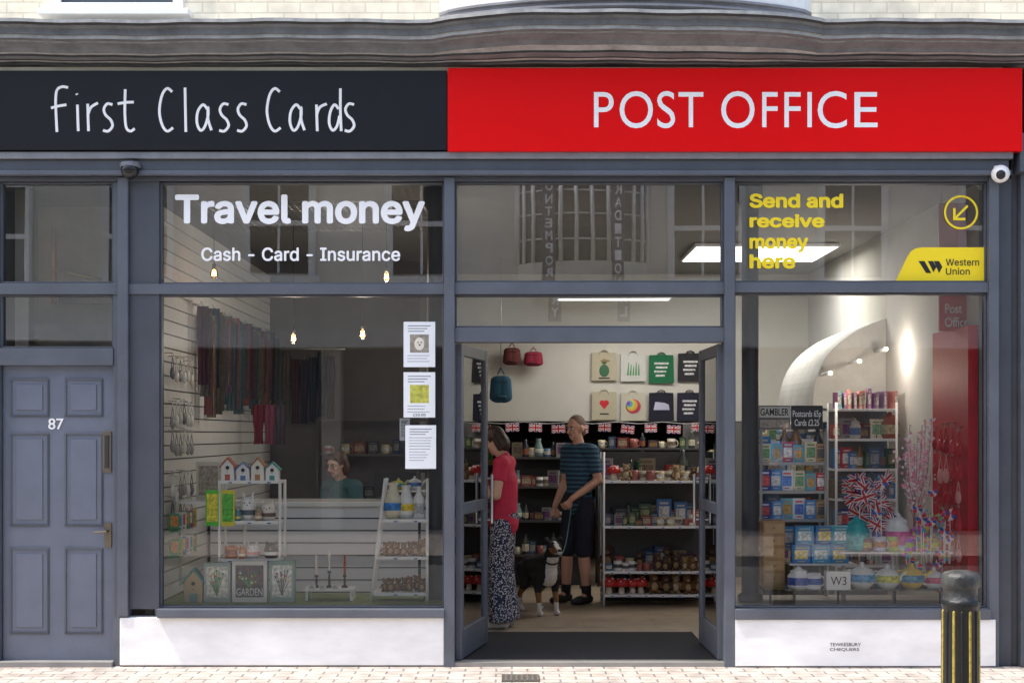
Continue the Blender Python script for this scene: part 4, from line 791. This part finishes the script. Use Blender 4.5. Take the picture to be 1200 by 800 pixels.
RW=((.8,.03,.05),(.85,.85,.85),(.04,.12,.6)); MX=((.85,.1,.5),(.1,.6,.85),(.85,.7,.1))
for i in range(24):
    p=R.uniform(1062,1114) if i>5 else R.uniform(1000,1050); q=R.uniform(575,668) if i>5 else R.uniform(555,610)
    windmill(RW if i%3 else MX,X(p,.44-.01*i),Z(q,.44-.01*i),.44-.01*i,R.uniform(.03,.055))
def blossom(loc,h,n,label,sp_=.24,PKc=None):
    t=thing('blossom_tree',loc,label,'ornamental branch'); m=MB(); TW=mat((.4,.25,.26),.7); m.lathe([(0,0),(.05,0),(.06,.1),(.055,.1),(.04,.01)],mat((.6,.2,.35),.4)); m.obj('pot',t)
    m=MB(); tips=[]
    m.path([(0,0,.05),(.01,0,h*.4)],.006,TW,n=6)
    for i in range(18):
        a_=R.uniform(-1,1); q=Vector((a_*h*sp_,R.uniform(-.1,.1),h*R.uniform(.55,1))); st_=Vector((.01,0,h*R.uniform(.15,.4))); md=(st_+q)/2+Vector((a_*.04,0,-.02)); m.path([st_,md,q],.0022,TW,n=5)
        for k in range(n): f=R.uniform(.3,1.05); tips.append(st_+(q-st_)*f+Vector((R.gauss(0,.014),R.gauss(0,.014),R.gauss(0,.014))))
    m.obj('branches',t); m=MB(); PK=[mat(q_,.5) for q_ in (PKc or ((.9,.35,.5),(.95,.65,.75),(.92,.88,.92),(.9,.5,.6),(.95,.88,.9)))]
    for q in tips:
        r=R.uniform(.007,.016); A=R.choice(PK)
        for k in range(3):
            a_=R.uniform(0,6.28); u=Vector((math.cos(a_),R.uniform(-.5,.5),math.sin(a_)))*r; v=Vector((-math.sin(a_),R.uniform(-.5,.5),math.cos(a_)))*r; m.add([q-u*.3-v*.5,q+u,q+v],[(0,1,2)],A)
    m.obj('blossoms',t)
blossom((X(1070,.6),.6,Z(645,.6)),.98,26,'pink and white glittering blossom branch ornament in a pot',.16)
blossom((X(1094,.45),.45,Z(675,.45)),.5,20,'smaller multicoloured blossom spray in a pot',.2,((.9,.2,.4),(.2,.5,.85),(.9,.75,.1),(.3,.7,.3),(.9,.9,.9)))
y=2.2; x0,x1=X(975,y),X(1045,y)
shelfunit(((x0+x1)/2,y,.01),'white shelving with books and gifts against the side wall',x1-x0,.3,[.5,.8,1.05,1.3,1.55,1.8],zt=1.85,backc=mat((.3,.3,.29),.6),tags=False)
for z_ in (.5,.8,1.05,1.3,1.55): fill(x0,x1,y-.06,z_+.01,BX+SV+JR,8,'assorted gift on the side shelving','gift box','gifts on the side shelving',sc=(.9,1.3))
bk=[boxmesh((R.uniform(.05,.6),R.uniform(.05,.4),R.uniform(.05,.4)),(.6,.6,.5),.03,.15,.16) for _ in range(6)]
fill(x0,x1,y-.04,1.81,bk,13,'upright book on the high shelf','book','books on the high shelf',sc=(.8,1.1))
shelfunit((X(930,3.6),3.6,.01),'dark shelving with mixed gifts in the shop',.9,.35,[.4,.8,1.2,1.5],m_=mat((.2,.2,.2),.5),backc=mat((.1,.1,.1)),tags=False)
for z_ in (.4,.8,1.2,1.5): fill(X(930,3.6)-.42,X(930,3.6)+.42,3.5,z_+.01,BX+JR+MG+SV,10,'assorted gift on the shop shelving','gift box','gifts on the shop shelving',sc=(1,1.4))
# ---------------- people
def headM(pos,yaw,pitch): return Matrix.Translation(pos)@Matrix.Rotation(yaw,4,'Z')@Matrix.Rotation(pitch,4,'X')
def hand(m,mm,wr,d,n,side,curl):
    wr=Vector(wr); d=Vector(d).normalized(); n=Vector(n); n=(n-d*n.dot(d)).normalized(); w=d.cross(n)*side
    m.cap(wr+d*.01,wr+d*.075,.026,.036,mm,side=tuple(w),b=.42)
    for i,(o,L) in enumerate(((.031,.068),(.0105,.078),(-.0105,.073),(-.031,.056))):
        p=wr+d*.088+w*o; d1=(d*math.cos(curl)+n*math.sin(curl)); d2=(d*math.cos(curl*2.1)+n*math.sin(curl*2.1)); q=p+d1*L*.5; m.cap(p-d*.02,q,.0095,.009,mm,n=8); m.cap(q,q+d2*L*.5,.009,.0075,mm,n=8)
    p=wr+d*.03+w*.028; q=p+(d*.65+w*.65+n*.3).normalized()*.038; m.cap(p,q,.012,.0105,mm,n=8); m.cap(q,q+(d*.85+w*.1+n*.5).normalized()*.03,.0105,.009,mm,n=8)
DEF=dict(pel=(0,0,.94),wst=(0,.01,1.08),cst=(0,.0,1.27),sm=(0,.01,1.43),nk=(0,.005,1.47),hd=(0,-.02,1.635),
 shL=(.175,.01,1.42),elL=(.23,.03,1.14),wrL=(.24,-.08,.9),shR=(-.175,.01,1.42),elR=(-.23,.03,1.14),wrR=(-.24,-.08,.9),
 hiL=(.085,0,.9),knL=(.1,-.02,.5),anL=(.1,.02,.08),hiR=(-.085,0,.9),knR=(-.1,-.02,.5),anR=(-.1,.02,.08))
def human(loc,rotz,H,pose,L,label):
    k=H/1.75; J={a_:Vector(b_)*k for a_,b_ in {**DEF,**pose}.items()}
    t=thing('person',loc,label,'person',rotz=rotz); SK=L['skin']; g=L.get('girth',1)
    HM=headM(J['hd'],L.get('yaw',0),L.get('pitch',0))@Matrix.Scale(k,4)
    m=MB()
    def torso(m,e,mm,low=True):
        G=g
        if low: m.cap(J['pel'],J['wst'],.15*k*G+e,.135*k*G+e,mm,b=.74,n=20)
        m.cap(J['wst'],J['cst'],.137*k*G+e,.152*k*G+e,mm,b=.74,n=20); m.cap(J['cst'],J['sm'],.152*k*G+e,.10*k+e,mm,b=.68,n=20)
        m.cap(J['shL'],J['shR'],.058*k+e,.058*k+e,mm); m.cap(J['sm'],J['nk'],.075*k+e*.5,.055*k+e*.3,mm)
    torso(m,0,SK); m.cap(J['nk'],J['hd']+Vector((0,.01*k,-.05*k)),.054*k,.052*k,SK)
    for s_ in 'LR':
        m.cap(J['sh'+s_],J['el'+s_],.052*k,.041*k,SK); mid=J['el'+s_].lerp(J['wr'+s_],.3); m.cap(J['el'+s_],mid,.041*k,.041*k,SK); m.cap(mid,J['wr'+s_],.041*k,.027*k,SK)
        m.cap(J['hi'+s_],J['kn'+s_],.088*k,.056*k,SK); mid=J['kn'+s_].lerp(J['an'+s_],.3); m.cap(J['kn'+s_],mid,.055*k,.057*k,SK); m.cap(mid,J['an'+s_],.057*k,.036*k,SK)
        m.cap(J['an'+s_],J['an'+s_]+Vector((0,-.12,-.045))*k,.034*k,.03*k,SK)
        sd=1 if s_=='L' else -1; hd_=L.get('hand'+s_,((0,0,-1),(-sd,-.3,0))); dd=(J['wr'+s_]-J['el'+s_]).normalized() if hd_[0] is None else Vector(hd_[0])
        hand(m,SK,J['wr'+s_],dd,hd_[1],sd,L.get('curl',.5))
    m.M=HM
    m.ell((0,.012,.022),.075,.094,.098,SK,n=20,k=12); m.ell((0,-.028,-.05),.053,.056,.058,SK,n=16,k=10); m.ell((0,-.058,-.085),.024,.022,.018,SK)
    m.cap((0,-.083,.018),(0,-.108,-.02),.009,.015,SK); m.cap((-.035,-.07,.034),(.035,-.07,.034),.014,.014,SK)
    for s_ in (-1,1): m.ell((s_*.077,.01,-.005),.010,.019,.032,SK); m.ell((s_*.035,-.058,-.02),.022,.02,.022,SK)
    m.cap((-.016,-.079,-.05),(.016,-.079,-.05),.007,.007,SK,n=8)
    m.organic('body',t,.0075,3)
    for s_ in (-1,1):
        e=MB(); e.M=HM; e.ell((s_*.031,-.076,.008),.013,.010,.009,WHT,n=10,k=8); e.ell((s_*.031,-.083,.008),.0075,.005,.0075,mat((.03,.02,.015),.2),n=8,k=6); e.obj('eye',t)
        e=MB(); e.M=HM; e.cap((s_*.016,-.087,.029),(s_*.047,-.080,.030),.0055,.004,L.get('brow',L['hairm']),n=6); e.obj('eyebrow',t)
    e=MB(); e.M=HM; e.cap((-.02,-.086,-.049),(.02,-.086,-.049),.0048,.0048,mat((.3,.08,.06),.5),n=6); e.obj('mouth',t)
    h=MB(); h.M=HM; hm=L['hairm']
    if L['hair']=='short': h.ell((0,.026,.03),.079,.088,.097,hm,n=20,k=12); h.ell((0,.05,-.02),.07,.06,.07,hm)
    if L['hair']=='bob': h.ell((0,.022,.035),.084,.094,.1,hm,n=20,k=12); h.ell((0,.055,-.03),.082,.065,.095,hm); h.cap((.068,.02,.03),(.07,.02,-.08),.028,.024,hm); h.cap((-.068,.02,.03),(-.07,.02,-.08),.028,.024,hm); h.cap((-.05,-.052,.085),(.05,-.052,.085),.022,.022,hm)
    if L['hair']=='crop': h.ell((0,.020,.042),.0775,.086,.086,hm,n=20,k=12); h.ell((0,.05,-.03),.068,.057,.062,hm)
    h.organic('hair',t,.005,2)
    if L.get('glasses'):
        e=MB(); e.M=HM
        for s_ in (-1,1):
            e.path([(s_*.032+.022*math.cos(a_),-.095,.008+.017*math.sin(a_)) for a_ in [i*math.pi/6 for i in range(13)]],.0025,BLACK,n=5); e.cap((s_*.054,-.09,.01),(s_*.08,.01,.012),.002,.002,BLACK,n=5)
        e.cap((-.01,-.096,.01),(.01,-.096,.01),.002,.002,BLACK,n=5); e.obj('glasses',t)
    s=MB(); TM=L['top']; torso(s,.015*k,TM); s.cap(J['pel'],J['pel']+Vector((0,0,-.04*k)),.155*k*g+.015,.158*k*g+.015,TM,b=.76,n=20)
    for q in 'LR':
        f=L.get('sleeve',.8); e_=J['sh'+q].lerp(J['el'+q],min(f,1)); s.tube(J['sh'+q],e_,.068*k,.06*k,TM,n=14); s.cap(J['sh'+q],J['sh'+q]+Vector((0,0,.004)),.068*k,.066*k,TM)
        if f>1: s.cap(J['el'+q],J['el'+q].lerp(J['wr'+q],.93),.056*k,.04*k,TM); s.cap(J['sh'+q],J['el'+q],.064*k,.056*k,TM)
    s.organic('shirt' if not L.get('topname') else L['topname'],t,.0095,3)
    s=MB(); TM=L['bot']; wd=L.get('wide',1); s.cap(J['pel']+Vector((0,0,.03*k)),(J['hiL']+J['hiR'])/2,.148*k*g+.012,.15*k*g+.012,TM,b=.8,n=20)
    for q in 'LR':
        s.cap(J['hi'+q],J['kn'+q],.098*k,(.074 if not L.get('shorts') else .086)*k*wd,TM)
        if not L.get('shorts'): s.tube(J['kn'+q],J['an'+q]+Vector((0,0,-.02*k)),.072*k*wd,.068*k*wd*L.get('flare',1),TM,n=14)
    s.organic('shorts' if L.get('shorts') else 'trousers',t,.0095,3)
    for q in 'LR':
        s=MB(); an=J['an'+q]; SH=L['shoe']; yw=L.get('toe',0)
        dv=Vector((math.sin(yw),-math.cos(yw),0)); base=Vector((an.x,an.y,an.z-.08*k))
        s.cap(base-dv*.03*k+Vector((0,0,.045*k)),base+dv*.1*k+Vector((0,0,.04*k)),.042*k,.042*k,SH,side=(math.cos(yw),math.sin(yw),0)); s.cap(base+dv*.1*k+Vector((0,0,.035*k)),base+dv*.17*k+Vector((0,0,.03*k)),.044*k,.03*k,SH,side=(math.cos(yw),math.sin(yw),0)); s.tube(an+Vector((0,0,-.04*k)),an+Vector((0,0,.01*k)),.044*k,.042*k,SH)
        o=s.organic('shoe',t,.008,2)
        for v in o.data.vertices: v.co.z=max(v.co.z,base.z+.004)
        if L.get('sock'): s=MB(); s.tube(an+Vector((0,0,0)),an.lerp(J['kn'+q],.22),.042*k,.05*k,L['sock'],n=14); s.obj('sock',t)
    return t
SKIN=mat((.62,.34,.24),.5,var=.06,scale=12); SKIN2=mat((.66,.40,.29),.5,var=.06,scale=12)
my=3.6
man=human((X(678,my),my,.01),math.radians(-50),1.76,dict(shL=(.165,.01,1.42),shR=(-.165,.01,1.42),elL=(.215,.05,1.15),wrL=(.12,-.2,.98),elR=(-.215,.03,1.14),wrR=(-.22,-.1,.9),knL=(.10,-.03,.5),anL=(.11,.0,.08),knR=(-.09,-.06,.5),anR=(-.11,-.06,.08),hd=(0,-.035,1.63)),
 dict(skin=SKIN,hair='crop',hairm=mat((.16,.11,.08),.8),brow=mat((.08,.05,.035),.8),yaw=.05,pitch=.16,top=stripes((.014,.035,.07),(.05,.13,.2),150,.15),bot=mat((.013,.015,.028),.8),shorts=True,shoe=mat((.02,.02,.022),.6),sock=mat((.02,.02,.02),.9),sleeve=.75,handL=((-.25,-.6,-.75),(-1,0,-.2)),handR=((0,-.2,-1),(1,-.2,0)),curl=1.0,girth=.9),'man in navy striped shirt and dark shorts holding a dog lead')
wy=1.9
woman=human((X(590,wy),wy,.01),math.radians(-100),1.66,dict(elL=(.23,-.02,1.15),wrL=(.12,-.25,1.2),elR=(-.23,-.05,1.15),wrR=(-.1,-.28,1.22),hd=(0,-.075,1.61),knL=(.09,-.03,.5),anL=(.1,.0,.08)),
 dict(skin=SKIN2,hair='bob',hairm=mat((.035,.018,.012),.5,var=.4,scale=40),yaw=0,pitch=.5,top=mat((.6,.03,.08),.8,var=.12,bump=.3,bs=8),bot=speckle((.03,.033,.07),(.6,.6,.64),70,.42),shoe=mat((.6,.58,.55),.6),sleeve=.55,wide=1.3,flare=1.25,handL=((-.3,-.8,.3),(0,.2,-1)),handR=((.2,-.8,.4),(0,.2,-1)),curl=.7,glasses=True),'woman in pink top and patterned wide trousers browsing cards')
cy=2.6
clerk=human((X(400,cy),cy,.0),math.radians(-40),1.66,{**{a_:tuple(Vector(b_)+Vector((0,0,-.22))) for a_,b_ in DEF.items()},'hd':(0,-.05,1.40),'elL':(.25,-.04,.93),'wrL':(.15,-.27,1.06),'elR':(-.25,-.04,.93),'wrR':(-.15,-.27,1.06),'hiL':(.09,-.02,.68),'hiR':(-.09,-.02,.68),'knL':(.12,-.42,.66),'knR':(-.12,-.42,.66),'anL':(.12,-.38,.28),'anR':(-.12,-.38,.28)},
 dict(skin=SKIN2,hair='bob',hairm=mat((.07,.03,.018),.5,var=.3,scale=40),pitch=.25,top=mat((.05,.13,.15),.8),topname='cardigan',bot=mat((.02,.02,.03),.8),shoe=BLACK,sleeve=1.5,handL=((-.2,-.8,-.2),(0,0,-1)),handR=((.2,-.8,-.2),(0,0,-1)),glasses=True),'seated shop assistant in dark teal top and glasses behind the counter')
st_=thing('stool',(X(400,cy)+.0,cy+.02,0),'black round counter stool with footrest','stool'); m=MB(); m.lathe([(0,.56),(.17,.56),(.18,.6),(.15,.62),(0,.62)],DARK); m.obj('seat',st_); m=MB(); m.tube((0,0,.02),(0,0,.56),.025,.025,METAL); m.lathe([(0,.0),(.2,.0),(.2,.02),(0,.03)],METAL); m.obj('pedestal',st_)
pb=human((3.9,-10.9,0),math.radians(160),1.72,dict(elL=(.24,-.03,1.13),wrL=(.1,-.22,1.28),wrR=(-.1,-.22,1.28)),
 dict(skin=SKIN2,hair='short',hairm=mat((.2,.16,.13),.8),top=mat((.15,.4,.7),.8),bot=mat((.1,.1,.12),.8),shoe=mat((.3,.3,.3),.6),sleeve=.7,handL=((-.2,-.4,.8),(0,-.3,0)),handR=((.2,-.4,.8),(0,-.3,0))),'passer-by in light blue shirt standing across the street')
# dog
dy=2.85
dg_=thing('dog',(X(633,dy),dy,.01),'black white and tan dog standing on a lead beside the man','dog',rotz=math.radians(20))
m=MB(); F=DARK
m.cap((0,-.14,.4),(0,.05,.39),.125,.11,F,b=1.15,n=16); m.cap((0,.05,.39),(0,.24,.4),.105,.1,F,n=16); m.ell((0,-.2,.38),.1,.09,.13,F)
m.cap((0,-.2,.43),(0,-.29,.55),.085,.065,F,n=14); m.ell((0,-.33,.60),.068,.075,.062,F); m.cap((0,-.38,.59),(0,-.455,.578),.04,.028,F); m.ell((0,-.465,.59),.014,.012,.01,F)
for s_ in (-1,1):
    m.cap((s_*.075,-.18,.36),(s_*.082,-.15,.24),.055,.036,F); m.cap((s_*.082,-.15,.24),(s_*.08,-.18,.12),.034,.024,F); m.cap((s_*.08,-.18,.12),(s_*.08,-.19,.035),.023,.022,F); m.cap((s_*.08,-.185,.024),(s_*.08,-.235,.02),.026,.022,F)
    m.cap((s_*.075,.22,.37),(s_*.09,.13,.25),.075,.045,F); m.cap((s_*.09,.13,.25),(s_*.09,.28,.15),.04,.024,F); m.cap((s_*.09,.28,.15),(s_*.09,.26,.035),.023,.021,F); m.cap((s_*.09,.25,.024),(s_*.09,.2,.02),.025,.022,F)
    m.cap((s_*.045,-.31,.64),(s_*.062,-.31,.685),.024,.017,F); m.cap((s_*.062,-.31,.685),(s_*.08,-.345,.665),.017,.01,F)
m.cap((0,.3,.42),(0,.42,.34),.035,.03,F); m.cap((0,.42,.34),(0,.5,.3),.03,.012,F)
BLK=mat((.018,.016,.015),.8,var=.4,scale=40,bump=.5,bs=120); WHF=mat((.7,.67,.62),.85,var=.15,scale=40,bump=.5,bs=120); TAN=mat((.28,.13,.05),.85,var=.3,scale=40,bump=.5,bs=120)
def dogc(p):
    if p.z<.11: return 1
    if p.y<-.465 and p.z>.583: return 0
    if p.y<-.38 and abs(p.x)<.022 : return 1
    if p.y<-.28 and abs(p.x)<.012 and p.z>.59: return 1
    if p.y<-.36 and p.z<.605: return 2
    if p.y<-.2 and .25<p.z<.52 and abs(p.x)<.055: return 1
    if p.z<.2: return 2
    if p.y>.45: return 1
    return 0
m.organic('body',dg_,.009,2,fn=dogc,mats=[BLK,WHF,TAN])
for s_ in (-1,1): e=MB(); e.ell((s_*.032,-.391,.615),.010,.008,.010,mat((.12,.05,.02),.1),n=10,k=6); e.obj('eye',dg_)
e=MB(); e.ell((0,-.478,.59),.014,.009,.011,BLACK,n=10,k=6); e.obj('nose',dg_)
e=MB(); e.tube((0,-.248,.495),(0,-.258,.508),.079,.077,mat((.03,.03,.035),.6),n=18); e.obj('collar',dg_)
dx=X(633,dy)
m=MB(); P0=Vector((.545,3.36,.90)); P1=Vector((dx+.16,2.62,.53)); pts=[P0.lerp(P1,i/8)+Vector((0,0,-.12*math.sin(math.pi*i/8))) for i in range(9)]
m.path(pts,.006,mat((.03,.12,.12),.7),n=6); m.obj('dog_lead',label='dark dog lead running from hand to collar',cat='dog lead')
# ---------------- opposite building
OB=thing('terraced_building',(0,-13.2,0),'cream rendered building across the street with bow window','building')
OC=mat((.84,.80,.70),.8,var=.08,scale=1.5); OG=mat((.03,.035,.04),.1); OW=mat((.85,.85,.82),.5)
m=MB(); m.box(-30,30,-8,0,3.1,6.7,OC); m.obj('upper_wall',OB); m=MB(); m.box(-30,30,-8,-.3,0,3.1,mat((.1,.1,.11),.6)); m.obj('shopfront',OB)
m=MB(); m.box(-30,30,-.3,.25,2.95,3.2,OW); m.box(-30,30,-.3,.3,6.6,6.8,OW)
for i in range(-10,11): m.box(i*2.9-.15,i*2.9+.15,-.3,.1,0,2.95,mat((.6,.55,.48) if i%2 else (.15,.2,.25),.6))
m.obj('string_course',OB)
m=MB(); m.box(-30,30,-9,.2,6.801,6.9,mat((.15,.14,.14))); m.obj('roof',OB)
for i in range(-6,7):
    for z_ in (4.1,):
        xx=i*2.3-.4+1.2
        if 0<xx<2.3 and z_<5: continue
        m=MB(); m.box(xx-.5,xx+.5,0,.04,z_,z_+1.6,OG); m.box(xx-.58,xx-.47,0,.08,z_-.05,z_+1.7,OW); m.box(xx+.47,xx+.58,0,.08,z_-.05,z_+1.7,OW); m.box(xx-.65,xx+.65,0,.15,z_-.15,z_-.05,OW); m.box(xx-.5,xx+.5,0,.075,z_+.76,z_+.84,OW); m.box(xx-.02,xx+.02,0,.06,z_,z_+1.6,OW); m.box(xx-.47,xx+.47,0,.07,z_+1.6,z_+1.7,OW); m.obj('window',OB)
m=MB()
for i in range(13):
    a0,a1=math.pi*i/13,math.pi*(i+1)/13; f=lambda a_,z_,k_=1:(1.15-k_*1.05*math.cos(a_),k_*.6*math.sin(a_),z_)
    m.add([f(a0,3.9),f(a1,3.9),f(a1,4.3),f(a0,4.3)],[(0,1,2,3)],OC); m.add([f(a0,4.3),f(a1,4.3),f(a1,5.8),f(a0,5.8)],[(0,1,2,3)],OG); m.add([f(a0,5.8),f(a1,5.8),f(a1,6.1),f(a0,6.1)],[(0,1,2,3)],OW)
    m.tube(f(a0,4.3,1.02),f(a0,5.8,1.02),.035,.035,OW,n=6)
    for z_ in (4.65,5.05,5.42): m.tube(f(a0,z_,1.01),f(a1,z_,1.01),.015,.015,OW,n=5)
m.obj('bow_window',OB)
for xx,tx in ((.58,'CONTEMPORARY'),(1.66,'TRADITIONAL')):
    t=thing('vertical_sign',(xx,-12.3,0),'tall narrow banner with stacked white capital letters','sign',group='vertical banners across the street'); m=MB(); m.box(-.1,.1,-.03,0,3.35,5.75,mat((.1,.1,.11),.6)); m.box(-.02,.02,-.9,-.03,3.5,3.54,DARK); m.box(-.02,.02,-.9,-.03,5.6,5.64,DARK); m.obj('board',t)
    m=MB()
    for i,ch in enumerate(tx): h_=2.3/len(tx); zc=5.7-h_*(i+1); m.text(ch,-.055,.055,zc+.03,zc+h_-.02,.002,VW,bold=.02,flip=True)
    m.obj('lettering',t)
# ---------------- light & camera
w=bpy.data.worlds.new('World'); sc.world=w; w.use_nodes=True; nt=w.node_tree; bg=nt.nodes['Background']; sk=nt.nodes.new('ShaderNodeTexSky'); sk.sky_type='NISHITA'; sk.sun_disc=False
sk.dust_density=3.5; sk.air_density=1.2
sv=Vector((-.45,-.102,.88)).normalized(); sk.sun_elevation=math.asin(sv.z); sk.sun_rotation=math.atan2(sv.x,sv.y); nt.links.new(sk.outputs[0],bg.inputs[0]); bg.inputs[1].default_value=.35
l=bpy.data.lights.new('sun','SUN'); l.energy=5; l.angle=math.radians(.5); l.color=(1,.95,.87); o=bpy.data.objects.new('sun',l); col.objects.link(o); o.rotation_euler=sv.to_track_quat('Z','Y').to_euler(); o.location=(-5,-3,12)
cam=bpy.data.cameras.new('camera'); cam.lens=50; cam.sensor_width=36; cam.shift_y=.09; cam.clip_end=1000; co=bpy.data.objects.new('camera',cam); col.objects.link(co); co.location=(0,-9.8,1.6); co.rotation_euler=(math.radians(90),0,0); sc.camera=co
